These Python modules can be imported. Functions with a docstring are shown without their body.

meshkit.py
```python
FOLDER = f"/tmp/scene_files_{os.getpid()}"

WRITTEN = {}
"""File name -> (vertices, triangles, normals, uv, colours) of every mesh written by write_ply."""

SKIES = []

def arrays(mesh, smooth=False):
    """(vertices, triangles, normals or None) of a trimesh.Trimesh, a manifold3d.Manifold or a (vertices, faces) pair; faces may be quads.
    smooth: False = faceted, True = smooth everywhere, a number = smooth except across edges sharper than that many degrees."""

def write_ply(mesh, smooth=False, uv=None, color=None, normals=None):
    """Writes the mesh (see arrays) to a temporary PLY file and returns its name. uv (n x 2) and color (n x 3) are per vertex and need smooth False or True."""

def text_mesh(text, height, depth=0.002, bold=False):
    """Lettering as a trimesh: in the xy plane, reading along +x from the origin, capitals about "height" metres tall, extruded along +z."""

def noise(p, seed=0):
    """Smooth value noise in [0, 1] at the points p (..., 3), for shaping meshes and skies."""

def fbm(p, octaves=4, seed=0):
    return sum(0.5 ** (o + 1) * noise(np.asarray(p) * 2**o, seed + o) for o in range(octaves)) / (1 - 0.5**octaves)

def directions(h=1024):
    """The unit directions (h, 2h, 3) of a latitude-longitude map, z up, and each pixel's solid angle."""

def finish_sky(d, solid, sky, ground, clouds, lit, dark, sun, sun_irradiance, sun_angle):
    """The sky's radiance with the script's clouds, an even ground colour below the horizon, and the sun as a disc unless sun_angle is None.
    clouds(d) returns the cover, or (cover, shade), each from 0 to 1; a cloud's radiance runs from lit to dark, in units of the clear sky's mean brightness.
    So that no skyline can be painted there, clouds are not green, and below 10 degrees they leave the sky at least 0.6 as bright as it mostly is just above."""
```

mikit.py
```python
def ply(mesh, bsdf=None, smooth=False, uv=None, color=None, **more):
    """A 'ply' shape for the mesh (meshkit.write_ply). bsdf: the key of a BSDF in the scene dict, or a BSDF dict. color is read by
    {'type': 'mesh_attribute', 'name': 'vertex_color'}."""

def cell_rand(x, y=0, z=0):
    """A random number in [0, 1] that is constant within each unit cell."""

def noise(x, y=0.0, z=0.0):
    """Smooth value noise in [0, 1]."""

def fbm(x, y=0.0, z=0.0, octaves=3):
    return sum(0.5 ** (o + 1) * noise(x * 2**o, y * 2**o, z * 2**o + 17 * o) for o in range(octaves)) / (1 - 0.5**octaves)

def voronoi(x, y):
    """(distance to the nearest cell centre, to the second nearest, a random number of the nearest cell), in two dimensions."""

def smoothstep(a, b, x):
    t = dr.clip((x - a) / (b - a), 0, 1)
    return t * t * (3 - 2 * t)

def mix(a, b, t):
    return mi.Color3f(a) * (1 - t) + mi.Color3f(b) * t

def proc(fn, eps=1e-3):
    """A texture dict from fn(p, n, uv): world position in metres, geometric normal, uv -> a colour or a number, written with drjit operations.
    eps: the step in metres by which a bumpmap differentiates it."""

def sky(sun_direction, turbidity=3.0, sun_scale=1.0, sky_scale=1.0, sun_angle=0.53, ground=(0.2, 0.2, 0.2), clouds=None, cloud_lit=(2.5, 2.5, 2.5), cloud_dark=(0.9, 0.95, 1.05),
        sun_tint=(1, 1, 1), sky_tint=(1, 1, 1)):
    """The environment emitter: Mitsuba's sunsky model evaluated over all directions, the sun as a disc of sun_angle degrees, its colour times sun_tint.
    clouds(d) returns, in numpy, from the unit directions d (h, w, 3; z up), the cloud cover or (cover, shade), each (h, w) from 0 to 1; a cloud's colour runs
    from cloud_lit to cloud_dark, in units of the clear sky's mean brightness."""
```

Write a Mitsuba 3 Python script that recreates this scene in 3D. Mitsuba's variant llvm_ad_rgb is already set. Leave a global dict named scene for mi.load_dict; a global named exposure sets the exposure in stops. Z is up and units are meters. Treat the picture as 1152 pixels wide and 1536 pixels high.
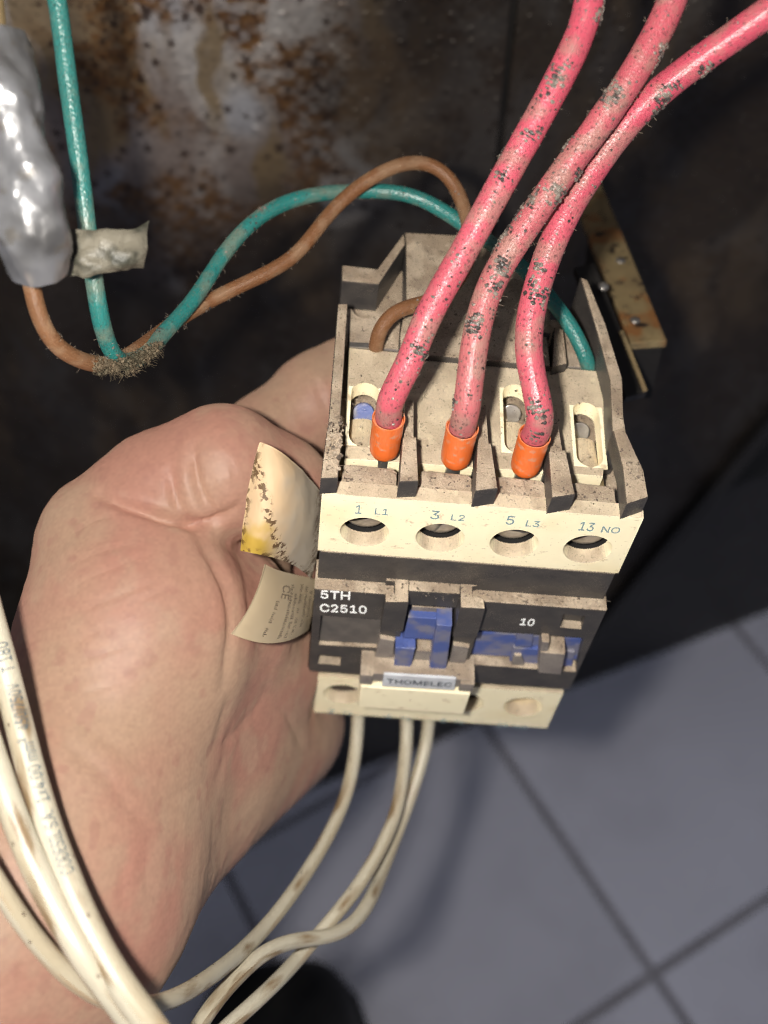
import math, numpy as np, trimesh, mitsuba as mi, drjit as dr, mikit, meshkit
import manifold3d as m3
from shapely.geometry import Polygon, Point, box as sbox
from shapely.ops import unary_union
from scipy.interpolate import CubicSpline
from mikit import proc, noise, fbm, voronoi, smoothstep, mix

# ------------------------------------------------------------------ camera, light, exposure
PITCH, CAM, F = math.radians(57.0), np.array([0, 0, 0.75]), 1776.0
RIGHT = np.array([1.0, 0, 0])
DOWN = np.array([0, -math.sin(PITCH), -math.cos(PITCH)])
FWD = np.array([0, math.cos(PITCH), -math.sin(PITCH)])
exposure = 0.0
FLASH, AMBIENT = 0.31, 0.17
T = mi.ScalarTransform4f
scene = {
    'camera': {'type': 'thinlens', 'fov': 2 * math.degrees(math.atan(576 / F)), 'fov_axis': 'x', 'aperture_radius': 0.0016, 'focus_distance': 0.208,
               'near_clip': 0.01, 'far_clip': 20.0, 'to_world': T().look_at(origin=CAM.tolist(), target=(CAM + FWD).tolist(), up=[0, 0, 1])},
    # dim cool light of the room around, and the flash of the phone a little to the left of its lens
    'room_light': {'type': 'constant', 'radiance': {'type': 'rgb', 'value': [AMBIENT * .92, AMBIENT * .97, AMBIENT * 1.12]}},
}
FP = CAM - RIGHT * .022 - DOWN * .006
labels = {}
_a = np.linspace(0, 2 * np.pi, 25)[:-1]; _R = .0055
_v = np.vstack([[FP], FP + _R * (np.cos(_a)[:, None] * RIGHT + np.sin(_a)[:, None] * DOWN)])
scene['phone_flash'] = mikit.ply((_v, np.array([[0, 1 + i, 1 + (i + 1) % 24] for i in range(24)])), None)
_L = FLASH / (math.pi * _R ** 2)
scene['phone_flash']['emitter'] = {'type': 'area', 'radiance': {'type': 'rgb', 'value': [_L, _L * .95, _L * .86]}}
labels['phone_flash'] = {'label': 'small round flash lamp of the phone, just left of its lens', 'category': 'lamp'}
rng = np.random.default_rng(7)

# ------------------------------------------------------------------ frames: camera millimetres, contactor millimetres
def cam(px, py, d):
    return np.array([(px - 576) / F * d, (py - 768) / F * d, d])
def c2w(v):
    v = np.atleast_2d(np.asarray(v, float)) / 1000
    return CAM + v[:, :1] * RIGHT + v[:, 1:2] * DOWN + v[:, 2:] * FWD
def at(pts):
    return c2w([cam(*p) for p in pts])
R_ = np.array([[0.9955454723712587, 0.08855112482891013, -0.032371449343861894], [0.07804314119706875, -0.5813284731733448, 0.8099175725899781], [0.05290066685006753, -0.8088361419777697, -0.5856497373664018]])
T_ = np.array([13.52996937382185, 23.405068903231847, 237.89995111713665])
def l2c(v): return np.atleast_2d(np.asarray(v, float)) @ R_.T + T_
def l2w(v): return c2w(l2c(v))
def on(px, py, ax, val):
    """the point of the contactor's plane (axis ax = val, millimetres) seen at a pixel"""
    d = R_.T @ np.array([(px - 576) / F, (py - 768) / F, 1]); o = -R_.T @ T_
    return o + (val - o[ax]) / d[ax] * d

# ------------------------------------------------------------------ helpers
def obj(key, mesh, bsdf, smooth=30, uv=None):
    k, n = key, 0
    while k in scene:
        n += 1; k = f'{key}_{n:03d}'
    scene[k] = mikit.ply(mesh, bsdf, smooth=smooth, uv=uv)
    return k
def tag(key, label, cat=None, group=None, kind=None):
    d = labels.setdefault(key, {})
    for a, b in (('label', label), ('category', cat), ('group', group), ('kind', kind)):
        if b: d[a] = b
def tm(v, f): return trimesh.Trimesh(np.asarray(v), np.asarray(f), process=False)
def cat(ms): return trimesh.util.concatenate(ms)
def man(mesh):
    return m3.Manifold(m3.Mesh(np.asarray(mesh.vertices, np.float32), np.asarray(mesh.faces, np.uint32)))
def unman(m):
    q = m.to_mesh(); return tm(np.array(q.vert_properties[:, :3], float), np.array(q.tri_verts))

def inset(poly, c):
    """mitred inset that keeps the corner count"""
    p = np.asarray(poly, float)
    a = p - np.roll(p, 1, 0); b = np.roll(p, -1, 0) - p
    a /= np.linalg.norm(a, axis=1, keepdims=True) + 1e-12; b /= np.linalg.norm(b, axis=1, keepdims=True) + 1e-12
    na, nb = np.c_[-a[:, 1], a[:, 0]], np.c_[-b[:, 1], b[:, 0]]
    m = na + nb
    return p + m * (c / np.maximum((m * na).sum(1, keepdims=True), .35))
def prism(poly, h0, h1, c=0.25, both=False):
    """extrusion of a 2D polygon from h0 to h1 (h1 > h0), its far edge (and both, its near edge) chamfered by c; coordinates (u, v, h)"""
    p = np.asarray(poly, float)
    if Polygon(p).exterior.is_ccw is False: p = p[::-1]
    n = len(p)
    rings = []
    if both: rings += [(inset(p, c), h0), (p, h0 + c)]
    else: rings += [(p, h0)]
    if c > 0: rings += [(p, h1 - c), (inset(p, c * .3), h1 - c * .3), (inset(p, c), h1)]
    else: rings += [(p, h1)]
    v = np.vstack([np.c_[r, np.full(n, h)] for r, h in rings])
    f = []
    for k in range(len(rings) - 1):
        for i in range(n):
            j = (i + 1) % n
            f += [[k * n + i, k * n + j, (k + 1) * n + j], [k * n + i, (k + 1) * n + j, (k + 1) * n + i]]
    import mapbox_earcut
    for k, flip in ((0, True), (len(rings) - 1, False)):
        tri = mapbox_earcut.triangulate_float64(np.ascontiguousarray(rings[k][0]), np.array([n], np.uint32)).reshape(-1, 3).astype(int)
        s = rings[k][0]
        cr = np.cross(np.c_[s[tri[:, 1]] - s[tri[:, 0]], np.zeros(len(tri))], np.c_[s[tri[:, 2]] - s[tri[:, 0]], np.zeros(len(tri))])[:, 2]
        tri = np.where((cr < 0)[:, None], tri[:, ::-1], tri)
        f += (tri[:, ::-1] if flip else tri).__add__(k * n).tolist()
    return tm(v, f)
def ontop(m):   # (x, -z, h) -> contactor x, y = h, z
    v = m.vertices; return tm(np.c_[v[:, 0], v[:, 2], -v[:, 1]], m.faces)
def top(px, y, depth, c=.25):
    """slab whose upper face, at height y, has its corners at the given pixels"""
    p = np.array([on(a, b, 1, y) for a, b in px])
    return ontop(prism(np.c_[p[:, 0], -p[:, 2]], y - depth, y, c))
def topxz(xz, y, depth, c=.25):
    return ontop(prism([(x, -z) for x, z in xz], y - depth, y, c))
def front(px, z, depth, c=.25):
    p = np.array([on(a, b, 2, z) for a, b in px])
    return prism(p[:, :2], z - depth, z, c)
def bx(x0, x1, y0, y1, z0, z1, c=.25):
    return prism([(x0, y0), (x1, y0), (x1, y1), (x0, y1)], z0, z1, c)
def disc(cx, cy, r, z0, z1, n=32, c=.15):
    a = np.linspace(0, 2 * np.pi, n, endpoint=False)
    return prism(np.c_[cx + r * np.cos(a), cy + r * np.sin(a)], z0, z1, c)
def lw(m): return tm(l2w(m.vertices), m.faces)
def lathe(profile, n=32):
    """rings of (r, h) around the axis +h: (x, y, h)"""
    a = np.linspace(0, 2 * np.pi, n, endpoint=False)
    v = np.vstack([np.c_[r * np.cos(a), r * np.sin(a), np.full(n, h)] for r, h in profile])
    f = []
    for k in range(len(profile) - 1):
        for i in range(n):
            j = (i + 1) % n
            f += [[k * n + i, k * n + j, (k + 1) * n + j], [k * n + i, (k + 1) * n + j, (k + 1) * n + i]]
    v = np.vstack([v, [0, 0, profile[0][1]], [0, 0, profile[-1][1]]])
    e = (len(profile) - 1) * n
    for i in range(n):
        j = (i + 1) % n
        f += [[j, i, len(v) - 2], [e + i, e + j, len(v) - 1]]
    return tm(v, f)
def smoothpath(P, step):
    P = np.asarray(P, float)
    s = np.r_[0, np.cumsum(np.linalg.norm(np.diff(P, axis=0), axis=1) ** .6)]
    cs = CubicSpline(s, P)
    q = cs(np.linspace(0, s[-1], 900))
    L = np.r_[0, np.cumsum(np.linalg.norm(np.diff(q, axis=0), axis=1))]
    n = max(int(L[-1] / step), 8)
    u = np.linspace(0, L[-1], n)
    return np.c_[[np.interp(u, L, q[:, k]) for k in range(3)]].T, u
def frames(q):
    t = np.gradient(q, axis=0); t /= np.linalg.norm(t, axis=1, keepdims=True)
    up = -FWD
    n = up - t * (t @ up)[:, None]; n /= np.linalg.norm(n, axis=1, keepdims=True) + 1e-9
    return t, n, np.cross(t, n)
def tube(P, r, step=.0008, seg=22, bumps=.02, seed=0):
    """a cable through world points: mesh, uv (length and girth in millimetres), path, frames"""
    q, u = smoothpath(P, step)
    t, n, b = frames(q)
    a = np.linspace(0, 2 * np.pi, seg + 1)
    rad = r * (1 + bumps * (meshkit.fbm(np.c_[u * 160, u * 0, u * 0 + seed], 3) - .5) * 2)
    v = q[:, None] + rad[:, None, None] * (np.cos(a)[None, :, None] * n[:, None] + np.sin(a)[None, :, None] * b[:, None])
    N, S = v.shape[:2]
    uv = np.stack([np.repeat(u[:, None] * 1000, S, 1), np.repeat((a * r * 1000)[None], N, 0)], -1).reshape(-1, 2)
    i, j = np.meshgrid(np.arange(N - 1), np.arange(S - 1), indexing='ij')
    k = (i * S + j).ravel()
    f = np.vstack([np.c_[k, k + 1, k + S + 1], np.c_[k, k + S + 1, k + S]])
    v = v.reshape(-1, 3)
    v = np.vstack([v, q[0], q[-1]]); uv = np.vstack([uv, uv[0], uv[-1]])
    ends = [[j + 1, j, len(v) - 2] for j in range(S - 1)] + [[(N - 1) * S + j, (N - 1) * S + j + 1, len(v) - 1] for j in range(S - 1)]
    return tm(v, np.vstack([f, ends])), uv, q, (t, n, b)
ICO = trimesh.creation.icosphere(subdivisions=1)
ICO0 = trimesh.creation.icosahedron()
def grains(pts, nrm, sizes, g, flat=.6):
    ms_v, ms_f, k = [], [], 0
    for p, n, s in zip(pts, nrm, sizes):
        v = (ICO if s > .0003 else ICO0)
        f = v.faces; v = v.vertices * (1 + .35 * g.standard_normal((len(v.vertices), 1)).clip(-1.2, 1.2))
        v = v * s
        v = v - n * ((v @ n) * (1 - flat))[:, None]
        ms_v.append(v + p + n * s * flat * .3); ms_f.append(f + k); k += len(v)
    return tm(np.vstack(ms_v), np.vstack(ms_f))
def fibres(pts, nrm, lens, g, r=.000045):
    """fine curled dust fibres standing off a surface: thin three sided tubes"""
    V, Fc, k = [], [], 0
    for p, n, L in zip(pts, nrm, lens):
        d = n + .8 * g.standard_normal(3); d /= np.linalg.norm(d)
        w = 2.2 * g.standard_normal(3)
        q = [p - n * .0001]
        for s in range(6):
            d = d + .28 * w + .25 * g.standard_normal(3); d /= np.linalg.norm(d)
            q.append(q[-1] + d * L / 6)
        q = np.array(q); t, a, b = frames(q)
        ang = np.array([0, 2.09, 4.19])
        v = q[:, None] + r * (np.cos(ang)[None, :, None] * a[:, None] + np.sin(ang)[None, :, None] * b[:, None])
        for i in range(6):
            for j in range(3):
                x, y = k + i * 3 + j, k + i * 3 + (j + 1) % 3
                Fc += [[x, y, y + 3], [x, y + 3, x + 3]]
        V.append(v.reshape(-1, 3)); k += 21
    return tm(np.vstack(V), Fc)
def sheet(pts, nu, nv, thick, wob=0, seed=0):
    """a thin curled sheet through a grid of world points (rows x columns), with real thickness"""
    P = np.asarray(pts, float); a, b = P.shape[:2]
    u, v = np.linspace(0, a - 1, nu), np.linspace(0, b - 1, nv)
    X = CubicSpline(np.arange(a), P, axis=0)(u); X = CubicSpline(np.arange(b), X, axis=1)(v)
    n = np.cross(np.gradient(X, axis=0), np.gradient(X, axis=1)); n /= np.linalg.norm(n, axis=2, keepdims=True)
    if wob:
        X = X + n * ((meshkit.fbm(X * 260, 3, seed) - .5) * wob)[..., None]
    if (n.reshape(-1, 3) @ -FWD).mean() < 0: n = -n; flip = True
    else: flip = False
    A, B = X.reshape(-1, 3), (X - n * thick).reshape(-1, 3)
    i, j = np.meshgrid(np.arange(nu - 1), np.arange(nv - 1), indexing='ij'); k = (i * nv + j).ravel()
    f = np.vstack([np.c_[k, k + nv, k + nv + 1], np.c_[k, k + nv + 1, k + 1]])
    if flip: f = f[:, ::-1]
    N = nu * nv
    edge = list(range(nv)) + [r * nv + nv - 1 for r in range(1, nu)] + list(range((nu - 1) * nv + nv - 2, (nu - 1) * nv - 1, -1)) + [r * nv for r in range(nu - 2, 0, -1)]
    s = []
    for x, y in zip(edge, edge[1:] + edge[:1]):
        s += [[x, y, y + N], [x, y + N, x + N]]
    s = np.array(s)
    if not flip: s = s[:, ::-1]
    uv = np.stack(np.meshgrid(np.linspace(0, 1, nu), np.linspace(0, 1, nv), indexing='ij'), -1).reshape(-1, 2)
    return tm(np.vstack([A, B]), np.vstack([f, f[:, ::-1] + N, s])), np.vstack([uv, uv]), X, n

# ------------------------------------------------------------------ materials
def rgb(*c): return {'type': 'rgb', 'value': list(c)}
def principled(color, rough=.5, spec=.5, bump=None, scale=.0002, eps=5e-5, **kw):
    b = {'type': 'principled', 'base_color': color if isinstance(color, dict) else rgb(*color), 'roughness': rough, 'specular': spec, **kw}
    if bump is not None:
        b = {'type': 'bumpmap', 'arbitrary': proc(bump, eps), 'scale': scale, 'bsdf': b}
    return {'type': 'twosided', 'bsdf': b}
def mm(p): return p.x * 1000, p.y * 1000, p.z * 1000
DUST = (0.30, 0.235, 0.18)
def dustmask(p, n, lo=.35, hi=.8):
    x, y, z = mm(p)
    u = smoothstep(lo, hi, n.z)
    big = fbm(x * .22, y * .22, z * .22, 3)
    fine = noise(x * 5, y * 5, z * 5)
    return dr.clip(u * (.62 + .6 * big) + .10 * big * fine - .18 * smoothstep(.62, .8, fbm(x * .6 + 40, y * .6, z * .6, 2)) * u, 0, 1)
def dustcol(p):
    x, y, z = mm(p)
    g = noise(x * 6.5, y * 6.5, z * 6.5); h = fbm(x * .3 + 9, y * .3, z * .3, 2)
    c = mix((.43, .345, .255), (.29, .22, .158), smoothstep(.3, .7, h))
    c = c * (.62 + .55 * g + .22 * noise(x * 13, y * 13, z * 13))
    return mix(c, (.06, .045, .035), smoothstep(.74, .86, noise(x * 3.1 + 7, y * 3.1, z * 3.1)) * .8)
def grit_h(p, n, uv):
    x, y, z = mm(p)
    return (noise(x * 4, y * 4, z * 4) + .6 * noise(x * 9, y * 9, z * 9)) * smoothstep(.2, .8, n.z) + .08 * noise(x * 2, y * 2, z * 2)
def black_c(p, n, uv):
    x, y, z = mm(p)
    base = mix((.022, .021, .024), (.050, .045, .042), fbm(x * .35, y * .35, z * .35, 3))
    base = mix(base, (.16, .13, .105), .55 * smoothstep(.62, .8, noise(x * 7, y * 7, z * 7)) * smoothstep(.4, .7, fbm(x * .25 + 3, y * .25, z * .25, 2)))
    return mix(base, dustcol(p), dustmask(p, n))
def cream_c(p, n, uv):
    x, y, z = mm(p)
    base = mix((.86, .77, .54), (.80, .69, .45), smoothstep(.45, .8, fbm(x * .12, y * .12, z * .12, 3)))
    base = mix(base, (.42, .27, .14), .55 * smoothstep(.66, .82, fbm(x * .5 + 5, y * .5, z * .5, 3)) * smoothstep(.3, .7, noise(x * 3, y * 3, z * 3)))
    base = mix(base, (.30, .2, .12), .5 * smoothstep(.85, .93, noise(x * 2.3 + 11, y * 2.3, z * 2.3)))
    return mix(base, mix(dustcol(p), (.56, .46, .33), .30), dustmask(p, n, .3, .8) * .95)
def clean_cream_c(p, n, uv):
    x, y, z = mm(p)
    return mix((.84, .76, .54), (.45, .33, .2), .8 * smoothstep(.62, .85, fbm(x * .55, y * .55, z * .55, 3)))
def blue_c(p, n, uv):
    x, y, z = mm(p)
    d = dr.clip(.20 + .95 * smoothstep(.36, .66, fbm(x * .26 + 3, y * .26, z * .26, 3)) * (.6 + .4 * smoothstep(.1, .7, n.z)) + .15 * noise(x * 6, y * 6, z * 6), 0, 1)
    return mix((.014, .055, .27), (.20, .185, .19), d * .85)
def grey_c(p, n, uv):
    x, y, z = mm(p)
    return mix((.10, .10, .115), dustcol(p), .30 + .6 * dustmask(p, n))
scene['black_plastic'] = principled(proc(black_c), .42, .5, grit_h, .00019)
scene['cream_plastic'] = principled(proc(cream_c), .42, .5, grit_h, .00012)
scene['clean_cream'] = principled(proc(clean_cream_c), .38, .5)
scene['blue_plastic'] = principled(proc(blue_c), .4, .5, grit_h, .00006)
def film_c(p, n, uv):
    x, y, z = mm(p)
    return mix((.045, .042, .042), (.11, .095, .085), fbm(x * .5, y * .5, z * .5, 3))
scene['black_film'] = principled(proc(film_c), .5, .4, grit_h, .00005)
scene['grey_plastic'] = principled(proc(grey_c), .5, .4, grit_h, .00009)
scene['well_dusty'] = principled((.05, .038, .03), .7, .3)
scene['well_pale'] = principled((.55, .45, .30), .6, .3)
scene['well_black'] = principled((.012, .011, .011), .7, .3)
scene['screw_metal'] = principled(proc(lambda p, n, uv: mix((.50, .48, .46), (.16, .14, .125), fbm(p.x * 700, p.y * 700, p.z * 700, 3))), .32, .5, metallic=.85)
scene['white_ink'] = principled((.78, .78, .78), .5)
scene['blue_ink'] = principled((.16, .24, .27), .6)
scene['dark_ink'] = principled((.05, .06, .075), .6)
scene['orange_sleeve'] = principled(proc(lambda p, n, uv: mix(mix((.66, .12, .018), (.60, .14, .04), fbm(p.x * 300, p.y * 300, p.z * 300, 3)), (.40, .28, .2), .55 * smoothstep(.55, .8, fbm(p.x * 900, p.y * 900, p.z * 900 + 3, 3)) + .3 * smoothstep(.5, .9, n.z))), .33, .5)

def cable_c(col, dustier, seed, specks=1.0, dirt=(.26, .185, .145)):
    def fn(p, n, uv):
        x, y, z = mm(p)
        u, v = uv.x, uv.y
        c = mix(col, tuple(k * .75 for k in col), fbm(x * .2, y * .2, z * .2 + seed, 2))
        d1, _, r1 = voronoi(u * .85 + seed, v * .85)
        d2, _, r2 = voronoi(u * 2.2 + seed, v * 2.2 + 3)
        spots = smoothstep(.26, .14, d1) * smoothstep(.5, .55, r1) + smoothstep(.30, .2, d2) * smoothstep(.72, .76, r2) * .8
        film = dr.clip(smoothstep(.46, .72, fbm(x * .25 + seed, y * .25, z * .25, 3)) * .65 + dustier * (.3 + .7 * noise(x * 2, y * 2, z * 2)) + .35 * smoothstep(.62, .8, noise(x * 5, y * 5, z * 5)) + dustier * smoothstep(75, 15, u), 0, 1)
        c = mix(c, dirt, film * .72)
        return mix(c, (.03, .02, .02), dr.clip(spots * specks, 0, 1) * .85)
    return fn
def cable_h(p, n, uv):
    x, y, z = mm(p)
    return noise(x * 3, y * 3, z * 3) + .5 * noise(x * 7, y * 7, z * 7)
scene['pink_silicone'] = principled(proc(cable_c((.54, .070, .118), .13, 1.0, .5)), .36, .5, cable_h, .00006)
scene['pink_silicone_dusty'] = principled(proc(cable_c((.52, .080, .118), .30, 5.0, .55)), .38, .45, cable_h, .00008)
scene['teal_insulation'] = principled(proc(cable_c((.010, .165, .155),   .10, 9.0, .35, (.17, .16, .115))), .32, .5, cable_h, .00010)
scene['brown_insulation'] = principled(proc(cable_c((.165, .068, .027), .14, 13.0, .12, (.24, .155, .095))), .5, .3, cable_h, .00008)
def white_c(p, n, uv):
    x, y, z = mm(p)
    c = mix((.42, .385, .305), (.35, .30, .215), smoothstep(.35, .75, fbm(uv.x * .04, uv.y * .12, 3, 3)))
    g = smoothstep(.53, .76, fbm(uv.x * .075, uv.y * .34, 5, 5))
    c = mix(c, (.17, .11, .055), g * .95)
    c = mix(c, (.30, .17, .08), .5 * smoothstep(.62, .78, fbm(uv.x * .05 + 8, uv.y * .2, 9, 3)))
    d, _, r = voronoi(uv.x * .32, uv.y * .45)
    return mix(c, (.07, .045, .03), smoothstep(.16 * r, .05 * r, d) * smoothstep(.86, .9, r) * .9)
scene['white_insulation'] = principled(proc(white_c), .36, .5, cable_h, .00002)
scene['grit'] = principled(proc(lambda p, n, uv: mix((.035, .028, .026), (.19, .16, .135), smoothstep(.35, .75, noise(p.x * 900, p.y * 900, p.z * 900)))), .45, .6)
scene['fluff'] = principled((.40, .32, .25), .8, .2)

def skin_c(p, n, uv):
    x, y, z = mm(p)
    big = fbm(x * .045, y * .045, z * .045, 3); mid = fbm(x * .16 + 7, y * .16, z * .16, 3)
    c = mix((.330, .212, .148), (.322, .162, .122), smoothstep(.35, .7, big))
    c = mix(c, (.33, .222, .158), .5 * smoothstep(.45, .7, mid))
    c = mix(c, (.265, .125, .10), .35 * smoothstep(.6, .8, fbm(x * .35, y * .35 + 5, z * .35, 2)))
    l1, l2 = skin_lines(p)
    c = mix(c, (.26, .13, .10), .12 * l1 + .1 * l2)
    return c * (.93 + .14 * noise(x * 1.7, y * 1.7, z * 1.7))
def skin_lines(p):
    """fine flexure lines of the palm: two families of thin wavering furrows"""
    x, y, z = mm(p)
    t = y * math.sin(PITCH) + z * math.cos(PITCH)
    w = 5 * (fbm(x * .06, y * .06, z * .06, 2) - .5)
    def ridge(a, b, f, g, sharp):
        v = dr.abs(2 * noise(a * f + w, b * g, 4) - 1)
        return smoothstep(sharp, 0, v)
    l1 = ridge(t * .92 - x * .38, x * .92 + t * .38, .34, .035, .10) * smoothstep(.38, .6, noise(x * .10, t * .10, 7))
    l2 = ridge(t * .55 + x * .83, t * .83 - x * .55, .38, .05, .09) * smoothstep(.5, .7, noise(x * .09 + 5, t * .09, 2))
    return l1, l2
def skin_h(p, n, uv):
    x, y, z = mm(p)
    w = fbm(x * .12, y * .12, z * .12, 2) * 6
    a = noise(x * 1.1 + w, (y + z) * .28, z * .3); b = noise((x - z) * .30, y * 1.0 + w, z * 1.1)
    l1, l2 = skin_lines(p)
    return .30 * a + .25 * b + .18 * noise(x * 3.2, y * 3.2, z * 3.2) - .22 * l1 - .18 * l2
scene['skin'] = principled(proc(skin_c), .52, .26, skin_h, .00014, 1e-4, sheen=.1, flatness=.5)

def paper_c(p, n, uv):
    x, y, z = mm(p)
    u, v = uv.x, uv.y                    # u: from the free edge to the contactor, v: downwards
    c = mix((.47, .335, .205), (.35, .30, .24), smoothstep(.25, .8, u + .3 * (fbm(x * .3, y * .3, z * .3, 2) - .5)))
    c = mix(c, (.36, .235, .04), smoothstep(.68, .86, v + .35 * (fbm(x * .3 + 4, y * .3, z * .3, 3) - .5)) * smoothstep(.55, .25, u))
    line = smoothstep(.10, .02, dr.abs(u - (.06 + .75 * (v - .25)) + .1 * (noise(x * .8, y * .8, z * .8) - .5)))
    spots = smoothstep(.46, .60, fbm(x * 1.3, y * 1.3, z * 1.3, 3))
    edge = smoothstep(.09, .0, u) + smoothstep(.9, 1.0, v) + .8 * smoothstep(.86, .97, u)
    k = dr.clip(line * spots * 1.3 + edge * smoothstep(.45, .62, fbm(x * 1.1 + 8, y * 1.1, z * 1.1, 3)), 0, 1)
    return mix(c, (.07, .035, .012), k * .9)
scene['old_paper'] = principled(proc(paper_c), .55, .3, grit_h, .00004)
scene['clean_paper'] = principled(proc(lambda p, n, uv: mix((.49, .395, .27), (.43, .335, .22), fbm(p.x * 150, p.y * 150, p.z * 150, 3))), .5, .35)
def wall_c(p, n, uv):
    x, y, z = mm(p)                      # x across the panel, z up
    wx = x + 10 * (fbm(x * .05, 3, z * .05, 3) - .5)
    run = fbm(wx * .075, 1, z * .012, 5)                                    # streaks that ran down
    silver = mix((.50, .465, .44), (.22, .175, .155), smoothstep(.38, .62, run))
    silver = mix(silver, (.33, .345, .39), .6 * smoothstep(.55, .68, fbm(wx * .05 + 20, 3, z * .022, 3)))
    silver = mix(silver, (.22, .15, .075), .9 * smoothstep(.50, .66, fbm(wx * .085 + 9, 2, z * .02, 4)))
    blot = smoothstep(.42, .58, fbm(wx * .055, 5, z * .035, 5))
    rust = mix((.10, .042, .014), (.20, .098, .03), noise(x * .5, 4, z * .4))
    c = mix(silver, rust, dr.clip(blot * (.35 + .75 * smoothstep(.3, .7, fbm(x * .35, 8, z * .35, 3))), 0, 1))
    d, _, r = voronoi(x * .16, z * .14); d2, _, r2 = voronoi(x * .42, z * .38 + 9); d3, _, r3 = voronoi(x * .9, z * .8 + 4)
    spot = smoothstep(.30 * r, .12 * r, d) * smoothstep(.40, .45, r) + smoothstep(.30, .14, d2) * smoothstep(.42, .47, r2) * (.4 + .6 * blot) + smoothstep(.34, .2, d3) * smoothstep(.66, .7, r3) * blot
    c = mix(c, (.030, .014, .008), dr.clip(spot, 0, 1) * .88)
    # oily black grime on the right part; the same tone darkens the sheet downwards
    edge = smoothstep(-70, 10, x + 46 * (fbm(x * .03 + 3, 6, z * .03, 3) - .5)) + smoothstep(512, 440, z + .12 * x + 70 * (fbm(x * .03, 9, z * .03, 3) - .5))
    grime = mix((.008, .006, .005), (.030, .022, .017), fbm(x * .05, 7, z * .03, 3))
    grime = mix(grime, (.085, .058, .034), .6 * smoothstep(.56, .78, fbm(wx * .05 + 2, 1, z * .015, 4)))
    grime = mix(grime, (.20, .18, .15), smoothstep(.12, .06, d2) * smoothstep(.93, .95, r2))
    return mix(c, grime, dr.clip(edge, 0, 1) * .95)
def wall_h(p, n, uv):
    x, y, z = mm(p)
    d, _, r = voronoi(x * .22, z * .22)
    return fbm(x * .3, y * .3, z * .3, 3) + .6 * smoothstep(.3, .1, d) * r + .3 * noise(x * 2, y * 2, z * 2)
scene['rusty_steel'] = principled(proc(wall_c), .42, .5, wall_h, .0006, 2e-4, metallic=.3)
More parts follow.
